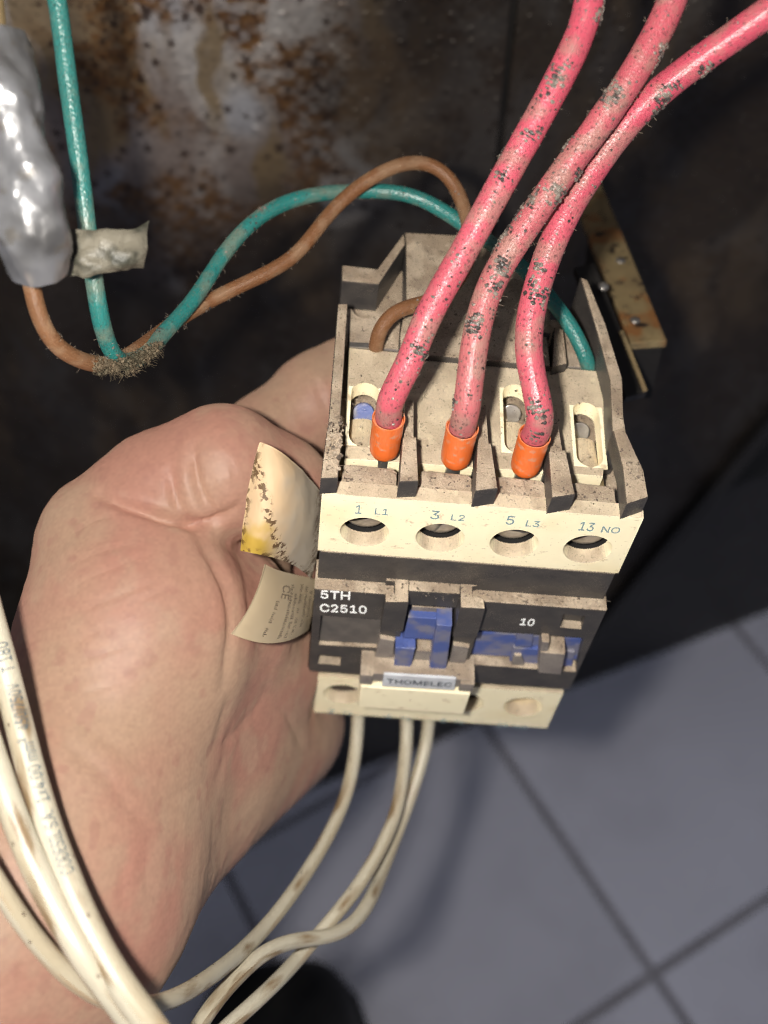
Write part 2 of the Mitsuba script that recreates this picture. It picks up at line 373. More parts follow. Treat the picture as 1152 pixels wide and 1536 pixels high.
scene['black_steel'] = principled(proc(lambda p, n, uv: mix((.006, .006, .007), (.020, .017, .015), fbm(p.x * 45, p.y * 45, p.z * 45, 4))), .5, .35)
def bronze_c(p, n, uv):
    x, y, z = mm(p)
    c = mix((.33, .25, .13), (.20, .14, .075), fbm(x * .2, y * .2, z * .2, 3))
    c = mix(c, (.26, .10, .03), .8 * smoothstep(.55, .72, fbm(x * .16 + 5, y * .16, z * .16, 3)))
    return mix(c, (.035, .025, .02), smoothstep(.58, .74, fbm(x * .4 + 2, y * .4, z * .4, 4)))
scene['tarnished_brass'] = principled(proc(bronze_c), .4, .5, wall_h, .0003, 2e-4, metallic=.4)
def tape_c(p, n, uv):
    x, y, z = mm(p)
    c = mix((.40, .40, .415), (.17, .165, .165), smoothstep(.3, .7, fbm(x * .14, y * .14, z * .14, 3)))
    return mix(c, (.22, .19, .15), .6 * smoothstep(.56, .72, fbm(x * .3 + 3, y * .3, z * .3, 4)))
scene['grey_tape'] = principled(proc(tape_c), .26, .8, lambda p, n, uv: fbm(p.x * 260, p.y * 260, p.z * 160, 3), .0009, 2e-4, metallic=.75)
scene['dirty_tape'] = principled(proc(lambda p, n, uv: mix((.15, .135, .105), (.03, .03, .022), smoothstep(.3, .7, fbm(p.x * 330, p.y * 330, p.z * 330, 4)))), .5, .4, wall_h, .0003, 2e-4)
scene['tape_edge'] = principled((.30, .25, .19), .6, .3)
TX, TY, TA, TS = .1627, .1555, math.radians(30.5), .195
def tilecoord(p):
    x, y = p.x - TX, p.y - TY
    return (x * math.cos(TA) + y * math.sin(TA)) / TS, (-x * math.sin(TA) + y * math.cos(TA)) / TS
def tile_c(p, n, uv):
    a, b = tilecoord(p)
    k = mikit.cell_rand(dr.floor(a), dr.floor(b), 4)
    c = mix((.58, .58, .68), (.66, .66, .77), fbm(p.x * 12, p.y * 12, 1, 4))
    c = mix(c, (.47, .46, .54), .35 * smoothstep(.45, .85, fbm(p.x * 24 + 3, p.y * 24, 1, 4)))
    return c * (.94 + .12 * k)
scene['tile'] = principled(proc(tile_c), .30, .5, lambda p, n, uv: fbm(p.x * 60, p.y * 60, 0, 3), .0006, 1e-3)
def floor_c(p, n, uv):
    a, b = tilecoord(p)
    e = dr.minimum(dr.minimum(a - dr.floor(a), dr.ceil(a) - a), dr.minimum(b - dr.floor(b), dr.ceil(b) - b))
    far = smoothstep(.9, .95, dr.maximum(dr.abs(p.x), dr.abs(p.y)))
    return mix(mix((.32, .31, .345), (.23, .22, .245), fbm(p.x * 90, p.y * 90, 0, 3)), mi.Color3f(.55, .55, .65), far * smoothstep(.008, .014, e))
scene['grout'] = principled(proc(floor_c), .7, .3)
scene['shoe_leather'] = principled(proc(lambda p, n, uv: mix((.010, .010, .011), (.025, .023, .022), fbm(p.x * 120, p.y * 120, p.z * 120, 3))), .6, .3)
scene['rubber'] = principled((.012, .012, .013), .8, .2)

# ------------------------------------------------------------------ the setting: tiled floor, machine casing
g = 3.0
obj('floor', tm([[-g, -g, -.003], [g, -g, -.003], [g, g, -.003], [-g, g, -.003]], [[0, 1, 2], [0, 2, 3]]), 'grout', False)
tag('floor', 'floor of square blue grey tiles with dark joints far below the hand', None, None, 'structure')
ca, sa = math.cos(TA), math.sin(TA)
for i in range(-5, 5):
    for j in range(-5, 5):
        a, b = (i + .5) * TS, (j + .5) * TS
        cx, cy = TX + a * ca - b * sa, TY + a * sa + b * ca
        if max(abs(cx), abs(cy)) > .88: continue
        h = TS / 2 - .0028
        q = [(cx + u * ca - v * sa, cy + u * sa + v * ca) for u, v in ((-h, -h), (h, -h), (h, h), (-h, h))]
        obj('floor__tile', prism(q, -.008, 0, .0012), 'tile', 20)
WY = .278
def wp(px, py, Y=WY):
    d = (px - 576) / F * RIGHT + (py - 768) / F * DOWN + FWD
    return CAM + d * Y / d[1]
def upright(xz, y0, y1, c=.0006):
    m = prism(xz, y0, y1, c); v = m.vertices        # (x, z, -y)
    return tm(np.c_[v[:, 0], -v[:, 2], v[:, 1]], m.faces)
seam = wp(752, 200)[0]
e0, e1 = wp(886, 935), wp(1160, 600)
sl = (e1[2] - e0[2]) / (e1[0] - e0[0])
zl = .20
xb = e0[0] + (zl - e0[2]) / sl
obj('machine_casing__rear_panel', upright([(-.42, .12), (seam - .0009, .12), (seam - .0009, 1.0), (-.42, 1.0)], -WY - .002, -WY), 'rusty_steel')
obj('machine_casing__seam', upright([(seam - .012, zl), (seam + .012, zl), (seam + .012, .99), (seam - .012, .99)], -WY - .004, -WY - .0025), 'black_steel')
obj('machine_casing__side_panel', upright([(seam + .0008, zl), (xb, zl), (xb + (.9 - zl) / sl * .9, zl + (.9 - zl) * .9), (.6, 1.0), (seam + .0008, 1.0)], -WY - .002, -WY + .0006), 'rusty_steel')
lipd = np.array([1, sl]) / math.hypot(1, sl); lipn = np.array([lipd[1], -lipd[0]])
a0, a1 = np.array([xb, zl]), np.array([xb, zl]) + lipd * .5
obj('machine_casing__edge_lip', upright([a0, a0 + lipn * .006, a1 + lipn * .006, a1], -WY - .0135, -WY + .006), 'black_steel')
fa, fb = np.array([.118, .338]), np.array([.300, .412])
fd = (fb - fa) / np.linalg.norm(fb - fa); fn_ = np.array([-fd[1], fd[0]])
m = prism([fa - fd * .6, fb + fd * .5, fb + fd * .5 + fn_ * .25, fa - fd * .6 + fn_ * .25], 0.0005, .21, .004)
obj('machine_casing__base', m, 'black_steel')
tag('machine_casing', 'upright sheet steel machine casing, rusty at the left, oily black at the right', 'machine casing')
tag('machine_casing__rear_panel', 'bare steel panel with rust spots and streaks')
tag('machine_casing__side_panel', 'steel panel black with oily grime')
tag('machine_casing__base', 'black base of the casing standing on the tiles')

# ------------------------------------------------------------------ the contactor, parts in millimetres of its own frame
def part(name, m, bsdf, smooth=30, label=None):
    k = obj('contactor__' + name, lw(m), bsdf, smooth)
    if label: tag(k, label)
    return k
tag('contactor', 'dusty black and cream electrical contactor with three pink cables held in the hand', 'contactor')
HX, HYU, HYL = (-19.9, -6.3, 7.1, 20.5), 31.4, -32.0
# housing: rear body, chamber walls behind the strips
body = cat([topxz([(-27.4, -9), (27.4, -9), (27, -20), (23.6, -28), (22.4, -56), (-26.6, -56)], 33, 74, .5),
            topxz([(-26.8, -55), (23, -55), (23, -90), (-26.8, -90)], 6, 47, .5),
            bx(-27.6, 27.6, 13.5, 23.6, -10, -.35, .3), bx(-27.5, 27.5, -23.5, 13.4, -10, -4.6, .3),
            bx(-27.6, -26.2, 23.6, 41.0, -9.5, -2.9, .1), bx(26.2, 27.6, 23.6, 41.0, -9.5, -2.9, .1),
            bx(-27.6, -26.2, -41.5, -23.5, -9.5, -2.9, .1), bx(26.2, 27.6, -41.5, -23.5, -9.5, -2.9, .1),
            bx(-26.1, 26.1, -41.6, -40, -24, -3.2, .2)])
part('housing', body, 'black_plastic')
def strip(y0, y1, hy):
    m = man(bx(-28, 28, y0, y1, -2.9, 0, .22))
    for x in HX:
        m = m - man(tm(*(lambda L: (L.vertices + [x, hy, 0], L.faces))(lathe([(4.15, -5), (4.15, -1.6), (4.25, -.5), (4.5, .3)], 40))))
    return unman(m)
k1 = part('terminal_strip', strip(24.3, 42, HYU), 'cream_plastic', 25, 'cream upper terminal strip with four screw holes, marked 1 L1 to 13 NO')
k2 = part('terminal_strip', strip(-42, -24.3, HYL), 'cream_plastic', 25, 'cream lower terminal strip half hidden by the marker holder')
for hy in (HYU, HYL):
    for i, x in enumerate(HX):
        s = man(tm(*(lambda L: (L.vertices + [x, hy, 0], L.faces))(lathe([(3.8, -7), (3.8, -4.1), (3.4, -3.5), (2.2, -3.2)], 28))))
        ang = math.radians((25, 70, -15, 40)[i])
        sb = m3.Manifold.cube([7.5, .9, 1.0], True).rotate([0, 0, math.degrees(ang)]).translate([x, hy, -3.3])
        part('screw', unman(s - sb), 'screw_metal' if hy > 0 else ('well_pale' if i == 3 else 'well_dusty'), 35)
        o_ = man(tm(*(lambda L: (L.vertices + [x, hy, 0], L.faces))(lathe([(5.0, -10), (5.0, -2.95)], 36))))
        i_ = man(tm(*(lambda L: (L.vertices + [x, hy, 0], L.faces))(lathe([(4.6, -9.2), (4.6, -2)], 36))))
        part('terminal_well', unman(o_ - i_), 'well_black' if hy > 0 else ('well_pale' if i == 3 else 'well_dusty'), 35)
def lettering(holder, text, px0, px1, z, h, bsdf, bold=False, lift=.06):
    """lettering from pixel px0 (lower left) to px1 (lower right) on the plane z, h millimetres tall"""
    a, b = on(*px0, 2, z), on(*px1, 2, z)
    t = meshkit.text_mesh(text, 1.0, .02, bold); v = t.vertices.copy()
    w = v[:, 0].max() - v[:, 0].min()
    u = (v[:, 0] - v[:, 0].min()) / w; hh = (v[:, 1]) / 1.0 * h
    d = (b - a); up = np.array([-d[1], d[0], 0]) / np.linalg.norm(d[:2])
    q = a + u[:, None] * d + hh[:, None] * up; q[:, 2] = z + np.where(v[:, 2] > .01, lift, -.05)
    return obj(holder + '__lettering', lw(tm(q, t.faces)), bsdf, False)
for text, x0, x1, y0, h in (('1', 533, 542, 770, 2.5), ('L1', 562, 582, 771, 1.75), ('3', 645, 658, 778, 2.5), ('L2', 676, 696, 780, 1.75), ('5', 758, 770, 786, 2.5), ('L3', 788, 808, 789, 1.75), ('13', 867, 889, 795, 2.5), ('NO', 901, 928, 798, 1.75)):
    lettering(k1, text, (x0, y0), (x1, y0 + (x1 - x0) * .075), 0, h, 'blue_ink')
for text, x0, x1, y0, h in (('2', 492, 501, 1069, 2.1), ('T1', 513, 528, 1071, 1.5), ('4', 578, 587, 1077, 2.1), ('T2', 600, 615, 1079, 1.5), ('6', 660, 668, 1083, 2.1), ('T3', 680, 694, 1085, 1.5), ('14', 745, 761, 1090, 2.1), ('NO', 770, 790, 1092, 1.5)):
    lettering(k2, text, (x0, y0), (x1, y0 + (x1 - x0) * .07), 0, h, 'blue_ink')
# hoods above the terminals, barriers between them, side walls
hx = [(-25.2, -15.2), (-11.6, -2.0), (1.4, 11.1), (14.6, 23.4)]
for i, (a, b) in enumerate(hx):
    part('terminal_hood', topxz([(a, -.25), (b, -.25), (b, -6.0), (b - .8, -6.7), (a + 2, -6.9), (a + .6, -6.7)], 41.9, 4.5, .35), 'black_plastic')
def barrier(f_, b_):
    return cat([top(f_, 46.6, 4.75, .35), top(b_, 45.4, 9, .3)])
part('barrier', barrier([(599, 722), (628, 721), (625, 655), (604, 655)], [(605, 662), (621, 662), (621, 600), (607, 600)]), 'black_plastic')
part('barrier', barrier([(713, 736), (747, 732), (737, 664), (716, 666)], [(717, 672), (734, 671), (729, 607), (714, 608)]), 'black_plastic')
part('barrier', barrier([(828, 746), (863, 741), (849, 674), (823, 676)], [(825, 682), (845, 681), (835, 616), (819, 616)]), 'black_plastic')
part('side_wall', cat([top([(481, 717), (507, 716), (514, 648), (490, 647)], 46.4, 4.5, .4), top([(491, 655), (509, 655), (522, 455), (507, 455)], 44.5, 14, .4)]), 'black_plastic')
part('side_wall', cat([top([(940, 756), (973, 745), (966, 705), (936, 640), (920, 645), (934, 700)], 46.4, 4.5, .4), top([(919, 655), (940, 650), (936, 625), (934, 567), (909, 486), (882, 420), (871, 415), (898, 505), (915, 570)], 45, 16, .4)]), 'black_plastic')
# cream cover over the coil terminals with its long slots
def slot_px(x0, x1, y0, y1, y):
    c = [on(a, b, 1, y) for a, b in ((x0, (y0 + y1) / 2), (x1, (y0 + y1) / 2), ((x0 + x1) / 2, y0), ((x0 + x1) / 2, y1))]
    r = abs(c[1][0] - c[0][0]) / 2; cx = (c[0][0] + c[1][0]) / 2; za, zb = c[3][2] - r, c[2][2] + r
    A = np.linspace(0, np.pi, 14)
    return [(cx + r * math.cos(t), zb - r * math.sin(t)) for t in A] + [(cx - r * math.cos(t), za + r * math.sin(t)) for t in A], (cx, r, za, zb)
YC = 39.6
cover = man(top([(517, 688), (905, 714), (916, 580), (910, 566), (896, 556), (824, 549), (600, 528), (524, 521)], YC, 3.4, .3))
SL = ((525, 568, 574, 671), (755, 795, 577, 681), (862, 901, 604, 701))
for s in SL:
    poly, _ = slot_px(*s, YC)
    cover = cover - man(topxz(poly, YC + 2, 9, 0))
kc = part('coil_cover', unman(cover), 'cream_plastic', 25, 'dusty cream cover with oblong screw slots behind the cables')
for i, s in enumerate(SL):
    poly, (cx, r, za, zb) = slot_px(*s, YC)
    P_ = Polygon(poly); rim = sbox(cx - r - .55, zb - 1.6, cx + r + .75, za + 2.2).difference(P_)
    m = man(topxz([(cx - r - .6, za + 2.4), (cx + r + .7, za + 2.4), (cx + r + .7, zb - 1.4), (cx - r - .6, zb - 1.4)], YC + .22, .6, .12)) - man(topxz(poly, YC + 2, 5, 0))
    obj(kc + '__slot_rim', lw(unman(m)), 'clean_cream', 25)
    L = za - zb + 2 * r
    m = trimesh.creation.cylinder(r + .25, L * .62, sections=36); v = m.vertices
    # trough under the lower part of the slot, sinking towards the back
    v = np.c_[cx + v[:, 0], YC - 1.2 - r + np.minimum(v[:, 1], 0) * .0 + (v[:, 1]) * .62 - (.5 - v[:, 2] / (L * .62)) * 1.4, za + r - L * .31 + v[:, 2]]
    obj(kc + '__slot_trough', lw(tm(v, m.faces)), 'cream_plastic', 40)
    d = disc(cx, 0, r * .8, -.6, .6, 24); v = d.vertices
    obj(kc + '__screw', lw(tm(np.c_[v[:, 0], YC - 5.5 + v[:, 1] * .75 + v[:, 2] * .6, zb + .2 - v[:, 1] * .6 + v[:, 2] * .75], d.faces)), 'screw_metal' if i != 0 else 'blue_plastic', 30)
# brass clamps at the wire entries
for a, b in ((-25.3, -15.4), (-11.4, -2.2), (1.6, 10.9), (14.9, 23.2)):
    part('terminal_clamp', topxz([(a, -8), (b, -8), (b, -12.5), (a, -12.5)], 36.6, 2.0, .2), 'tarnished_brass')
# rear: stepped housing top, coil terminal blocks
part('rear_housing', cat([top([(607, 348), (772, 357), (800, 425), (820, 495), (826, 549), (600, 529), (600, 500), (609, 449), (609, 365)], 41.2, 14, .4),
                          top([(513, 397), (566, 403), (606, 350), (608, 366), (568, 426), (513, 421)], 41.0, 12, .35),
                          top([(513, 424), (570, 428), (606, 400), (606, 470), (570, 490), (513, 470)], 33.5, 6, .2)]), 'black_plastic')
blk = man(top([(524, 462), (602, 470), (598, 524), (524, 519)], 38.8, 8, .3))
hole = on(548, 458, 1, 38.8)
blk = blk - man(ontop(prism([(hole[0] + 2.9 * math.cos(t), -hole[2] + 3.6 * math.sin(t)) for t in np.linspace(0, 2 * np.pi, 28, endpoint=False)], 30, 45, 0)))
part('coil_terminal', unman(blk), 'grey_plastic', 30)
part('coil_terminal', top([(838, 495), (905, 503), (908, 553), (840, 549)], 38.8, 8, .3), 'grey_plastic', 30)
part('coil_clamp', top([(524, 512), (558, 514), (557, 522), (524, 520)], 39.8, 1.5, .2), 'screw_metal')
part('coil_rib', top([(832, 490), (845, 494), (851, 545), (829, 550)], 42.0, 6, .3), 'black_plastic')
part('coil_rib', top([(792, 440), (806, 446), (826, 500), (815, 498)], 42.4, 6, .3), 'black_plastic')
# front block with its windows
Z1 = 2.2
fb_ = man(bx(-28, 28, -18.3, 14.6, -4.5, Z1, .35))
def cutbox(px, z0, z1):
    p = np.array([on(a, b, 2, Z1) for a, b in px]); return man(prism(p[:, :2], z0, z1, 0))
fb_ = fb_ - cutbox([(481, 923), (572, 930), (568, 972), (478, 967)], Z1 - 3.4, 9)
fb_ = fb_ - cutbox([(478, 982), (512, 985), (510, 998), (477, 995)], Z1 - 2.2, 9)
fb_ = fb_ - cutbox([(716, 945), (876, 957), (864, 1008), (702, 996)], Z1 - 3.2, 9)
fb_ = fb_ - cutbox([(845, 921), (878, 924), (872, 944), (840, 941)], Z1 - 1.8, 9)
fb_ = fb_ - cutbox([(612, 885), (690, 890), (672, 1020), (590, 1012)], Z1 - 4, 9)
kf = part('front_block', unman(fb_), 'black_plastic', 25, 'black front block with the model lettering in white')
# floor of the left window slopes up to the front
w = np.array([on(a, b, 2, Z1) for a, b in ((481, 923), (572, 930), (568, 972), (478, 967))])[:, :2]
v = np.vstack([np.c_[w[:2], [-1.1, -1.1]], np.c_[w[2:], [1.3, 1.3]], np.c_[w, [-1.3] * 4]])
obj(kf + '__window_slope', lw(tm(v, [[0, 1, 2], [0, 2, 3], [2, 3, 7], [2, 7, 6], [0, 3, 7], [0, 7, 4], [1, 2, 6], [1, 6, 5], [0, 1, 5], [0, 5, 4]])), 'black_film', False)
for text, a, b, y0, y1, h in (('5TH', 481, 525, 897, 899.5, 2.7), ('C2510', 480, 550, 917, 920, 2.7)):
    lettering(kf, text, (a, y0), (b, y1), Z1, h, 'white_ink', True)
lettering(kf, '10', (779, 937), (800, 938.5), Z1, 2.4, 'white_ink', True)
# blue contact carrier in the right window, with step and small grey latch
car = cat([front([(716, 948), (876, 959), (868, 990), (706, 982)], .1, 1.4, .2), front([(776, 950), (800, 952), (798, 972), (772, 970)], 1.0, 1.5, .25), front([(770, 972), (862, 979), (858, 1001), (764, 993)], .9, 1.6, .25)])
part('contact_carrier', car, 'blue_plastic', 30, 'blue contact carrier showing in the right window')
part('latch', cat([front([(811, 979), (848, 982), (842, 1013), (807, 1010)], 4.6, 6, .4), front([(813, 963), (824, 964), (822, 982), (810, 981)], 4.2, 5, .3), front([(772, 984), (782, 984), (790, 1006), (764, 1004)], 1.6, 2.2, .2)]), 'grey_plastic', 30, 'small dusty grey catch beside the blue carrier')
# hook bracket for add-on blocks
YH = 16.2
hook_l = cat([top([(579, 857), (614, 860), (613, 903), (578, 903), (578, 889), (592, 889), (592, 872), (579, 871)], YH, 11.0, .35)])
hook_r = cat([top([(690, 864), (722, 868), (724, 877), (709, 880), (709, 890), (726, 898), (728, 913), (691, 911)], YH, 11.0, .35)])
bar = top([(613, 861), (691, 866), (690, 891), (613, 886)], YH - .15, 5, .3)
part('hook', hook_l, 'black_plastic', 30); part('hook', hook_r, 'black_plastic', 30)
part('bracket_bar', bar, 'black_plastic', 30)
# middle channel: grey ramp, blue centre block with two posts
part('channel_ramp', cat([front([(618, 910), (668, 913), (668, 926), (616, 923)], 1.0, 2.4, .15)]), 'grey_plastic')
kb = part('centre_carrier', cat([front([(612, 926), (676, 930), (668, 962), (604, 957)], 2.6, 4, .3), front([(593, 972), (623, 974), (614, 1013), (590, 1011)], 4.8, 6, .35), front([(655, 938), (678, 940), (668, 1016), (642, 1014)], 4.8, 6, .35)]), 'blue_plastic', 30, 'blue block with two posts between the black hooks')
p = np.array([on(a, b, 2, 2.6) for a, b in ((624, 975), (656, 977), (650, 1014), (611, 1012))])
v = np.vstack([np.c_[p[:2, :2], [2.7, 2.7]], np.c_[p[2:, :2], [4.2, 4.2]], np.c_[p[:, :2], [-1.2] * 4]])
part('channel_ramp', tm(v, [[0, 1, 2], [0, 2, 3], [2, 3, 7], [2, 7, 6], [0, 3, 7], [0, 7, 4], [1, 2, 6], [1, 6, 5], [0, 1, 5], [0, 5, 4]]), 'grey_plastic', False)
part('channel_wall', cat([front([(570, 958), (592, 962), (588, 1012), (557, 1006)], 3.2, 5, .3), front([(680, 968), (704, 972), (692, 1018), (668, 1016)], 3.2, 5, .3)]), 'grey_plastic')
# marker holder in front of the lower strip
kh = part('marker_holder', cat([bx(-17.0, 5.6, -21.9, -12.5, 3.4, 8.0, .4), bx(-12, 2, -24, -12, -1, 4, .3)]), 'clean_cream', 30, 'cream marker holder standing off the lower strip')
part('holder_bar', cat([bx(-16.6, 5.2, -11.6, -8.2, 1.0, 7.0, .35), bx(-17.4, -14.8, -11.6, -7.6, 1.0, 7.9, .4), bx(3.0, 5.9, -11.6, -8.4, 1.0, 7.9, .4)]), 'grey_plastic')
# tilted name strip
q = np.array([on(573, 1029, 2, 7.95), on(681, 1035, 2, 7.95), on(684, 1019, 2, 7.95), on(576, 1012.5, 2, 7.95)])
v = np.vstack([np.c_[q[:, :2], [7.95] * 4], np.c_[q[:, :2], [7.3] * 4]])
kn = part('name_strip', tm(v, [[0, 1, 2], [0, 2, 3], [4, 6, 5], [4, 7, 6], [0, 4, 5], [0, 5, 1], [1, 5, 6], [1, 6, 2], [2, 6, 7], [2, 7, 3], [3, 7, 4], [3, 4, 0]]), 'white_ink' if False else 'grey_strip', False, 'pale grey name strip with dark capitals')
scene['grey_strip'] = principled(proc(lambda p, n, uv: mix((.56, .59, .64), (.40, .40, .42), fbm(p.x * 400, p.y * 400, p.z * 400, 3))), .5, .4)
lettering(kn, 'THOMELEC', (580, 1024.5), (677, 1030.5), 7.95, 1.75, 'dark_ink', True)
# fluff on the dusty ledges
gg = np.random.default_rng(3)
P, N_ = [], []
for _ in range(90):
    x = gg.uniform(-27.5, 27.5); P.append([x, 14.7, gg.uniform(-.3, 2)]); N_.append([0, .7, .5])
for _ in range(70):
    P.append([gg.uniform(-25, 23), 42.0, gg.uniform(-7, -.3)]); N_.append([0, 1, .2])
for _ in range(60):
    P.append([gg.uniform(-24.5, 23), YC + .1, gg.uniform(-34, -9)]); N_.append([0, 1, .2])
for _ in range(60):
    P.append([gg.uniform(-27.8, -25.4), 46.4, gg.uniform(-14, -1)]); N_.append([0, 1, .2])
fl = fibres(l2w(P), np.array(N_) @ R_.T @ np.array([RIGHT, DOWN, FWD]), gg.uniform(.0005, .0018, len(P)), gg, .00003)
P, N_, S = [], [], []
def crumbs(n, x0, x1, y, z0, z1, big=1.0):
    for _ in range(n):
        P.append([gg.uniform(x0, x1), y, gg.uniform(z0, z1)]); N_.append([0, 1, 0]); S.append((.00005 + .00022 * gg.random() ** 3) * big)
crumbs(170, -27.6, 27.0, 14.62, -.2, 1.9); crumbs(60, -15, 2, YH, -1.5, 3.5)
for a, b in hx: crumbs(45, a, b, 41.92, -6, -.4)
crumbs(220, -24.5, 22.5, YC + .02, -33, -9); crumbs(120, -27.9, -25.2, 46.42, -13, -2, 1.5); crumbs(45, 24.6, 27.2, 46.42, -9, -4, 1.4)
crumbs(160, -13, 11, 41.22, -66, -40)
k = obj('contactor__dust_crumbs', grains(l2w(P), np.array(N_) @ R_.T @ np.array([RIGHT, DOWN, FWD]), S, gg, .8), 'dust_crumb', False); tag(k, None, None, None, 'stuff')
scene['dust_crumb'] = principled(proc(lambda p, n, uv: mix((.34, .275, .21), (.10, .08, .065), smoothstep(.4, .7, noise(p.x * 800, p.y * 800, p.z * 800)))), .9, .1)
k = obj('contactor__dust_fluff', fl, 'fluff', False); tag(k, None, None, None, 'stuff')

# ------------------------------------------------------------------ pink cables with orange ferrules
def dress(key, q, fr, r, n_gr, n_cl, n_fi, seed, lo=.02, hi=.98, big=1.0):
    g = np.random.default_rng(seed); t, n, b = fr; N = len(q)
    def spot(i, a):
        d = math.cos(a) * n[i] + math.sin(a) * b[i]; return q[i] + d * r, d
    P, D, S = [], [], []
    for _ in range(n_gr):
        i = int(g.uniform(lo, hi) * N); a = g.normal(0, 1.0); p, d = spot(i, a); P.append(p); D.append(d); S.append(.00008 + .00022 * g.random() ** 2)
    for _ in range(n_cl):
        i0 = int(g.uniform(lo, hi) * N); a0 = g.normal(0, .75); w = g.uniform(.5, 1.3) * big
        for _ in range(int(34 * w)):
            i = int(np.clip(i0 + g.normal(0, 1.3 * w), 0, N - 1)); p, d = spot(i, a0 + g.normal(0, .0008 * w / r)); P.append(p); D.append(d); S.append(g.uniform(.00012, .00034) * (.8 + .3 * w))
    k = obj(key + '__grit', grains(P, D, S, g), 'grit', False); tag(k, 'dark grit and clotted dust stuck to it', None, None, 'stuff')
    P, D = [], []
    for _ in range(n_fi):
        i = int(g.uniform(lo, hi) * N); a = g.uniform(-np.pi, np.pi) if g.random() < .75 else g.choice([-1.6, 1.6]); p, d = spot(i, a); P.append(p); D.append(d)
    k = obj(key + '__dust_fluff', fibres(P, D, .0002 + .0011 * g.random(n_fi) ** 2, g, .00002), 'fluff', False); tag(k, None, None, None, 'stuff')
RP = .00234
pink = [
    ((-17.6, -11.0), [(613, 545, 196), (640, 480, 195), (690, 388, 193), (745, 288, 191), (800, 190, 189), (848, 100, 187), (874, 40, 186), (889, -40, 185)], 'pink_silicone', 'leftmost pink cable, running from the first terminal steeply up to the top edge'),
    ((-4.9, -10.3), [(711, 525, 197), (736, 430, 196), (790, 338, 194), (850, 252, 192), (905, 178, 190), (960, 95, 188), (1000, 20, 187), (1022, -45, 186)], 'pink_silicone_dusty', 'middle pink cable, the dustiest of the three, in the second terminal'),
    ((7.6, -9.8), [(794, 530, 199), (808, 425, 199), (845, 330, 198), (900, 240, 196), (960, 165, 193), (1040, 98, 189), (1110, 48, 185), (1190, -10, 181)], 'pink_silicone', 'rightmost pink cable, bending over to the upper right corner'),
]
for i, ((x, z), pts, bs, lab) in enumerate(pink):
    low = l2w([[x, 46, z], [x, 50, z], [x, 55, z]])
    m, uv, q, fr = tube(np.vstack([low, at(pts)]), RP, .0007, 28, .035, i)
    k = obj('pink_cable', m, bs, True, uv)
    tag(k, lab, 'cable', 'pink cables screwed into the upper terminals')
    dress(k, q, fr, RP, (230, 260, 220)[i], (7, 15, 8)[i], (170, 320, 220)[i], 20 + i, .06, .97)
    L = lathe([(1.7, 40.7), (2.25, 40.9), (2.6, 41.6), (2.74, 43.2), (2.78, 49.8), (2.9, 50.1), (2.84, 50.35), (2.66, 50.35), (2.5, 49.8)], 36); v = L.vertices
    kf_ = obj(k + '__ferrule', lw(tm(np.c_[x + v[:, 0], v[:, 2], z - v[:, 1]], L.faces)), 'orange_sleeve', 50)
    L = lathe([(1.25, 27), (1.35, 30), (1.4, 41.2)], 24); v = L.vertices
    obj(kf_ + '__pin', lw(tm(np.c_[x + v[:, 0], v[:, 2], z - v[:, 1]], L.faces)), 'screw_metal', 40)

# ------------------------------------------------------------------ coil wires: teal and brown
teal = [(74, -60, 183), (90, 30, 185), (103, 130, 187), (117, 230, 189), (132, 350, 192), (146, 450, 195), (157, 500, 199), (180, 540, 205), (212, 534, 210), (246, 500, 217), (290, 450, 223), (330, 390, 228), (370, 342, 231), (420, 308, 234), (480, 291, 237), (540, 287, 240), (600, 290, 241), (650, 308, 241), (700, 340, 240), (760, 382, 236), (800, 418, 232), (835, 460, 229), (862, 500, 228), (880, 540, 229), (886, 575, 236)]
m, uv, q, fr = tube(at(teal), .00150, .0009, 20, .03, 5)
k = obj('teal_wire', m, 'teal_insulation', True, uv)
tag(k, 'teal green insulated wire looping from the top left to the rear right of the contactor', 'wire')
dress(k, q, fr, .00150, 60, 6, 620, 31, .28, .9, .5)
brown = [(42, 380, 186), (48, 430, 187), (64, 485, 189), (88, 520, 192), (124, 541, 197), (165, 545, 204), (207, 524, 211), (250, 492, 221), (310, 454, 228), (370, 424, 230), (440, 384, 232), (490, 326, 234), (540, 279, 235), (590, 251, 236), (634, 245, 238), (668, 262, 239), (690, 296, 239), (703, 345, 236), (696, 405, 231), (660, 444, 227), (622, 458, 225), (592, 470, 224), (572, 493, 224), (564, 522, 227), (562, 550, 236)]
m, uv, q, fr = tube(at(brown), .00142, .0009, 18, .03, 8)
k = obj('brown_wire', m, 'brown_insulation', True, uv)
tag(k, 'brown insulated wire arching over the teal one into the rear left of the contactor', 'wire')
dress(k, q, fr, .00142, 25, 2, 700, 32, .05, .9, .4)
# clot of dust where the two wires touch
g = np.random.default_rng(5); P = []
for _ in range(700):
    t = g.uniform(-1, 1); c = cam(190 + 46 * t, 546 - 14 * t - 12 * t * t, 204 + 6 * t); P.append(c2w(c)[0] + g.normal(0, .0007, 3) * (1.15 - .6 * abs(t)))
P = np.array(P); D = P - P.mean(0); D /= np.linalg.norm(D, axis=1, keepdims=True)
obj('dust_clump', cat([grains(P, D, .00008 + .00028 * g.random(len(P)) ** 2, g, .9), fibres(np.vstack([P, P]), np.vstack([D, -D]) + g.normal(0, .6, (2 * len(P), 3)), g.uniform(.0006, .0020, 2 * len(P)), g, .000024)]), 'dust_lump', False)
scene['dust_lump'] = principled(proc(lambda p, n, uv: mix((.20, .15, .10), (.05, .05, .035), noise(p.x * 700, p.y * 700, p.z * 700))), .9, .1)
tag('dust_clump', 'matted clump of dust where the brown and teal wires touch', 'dust clump')

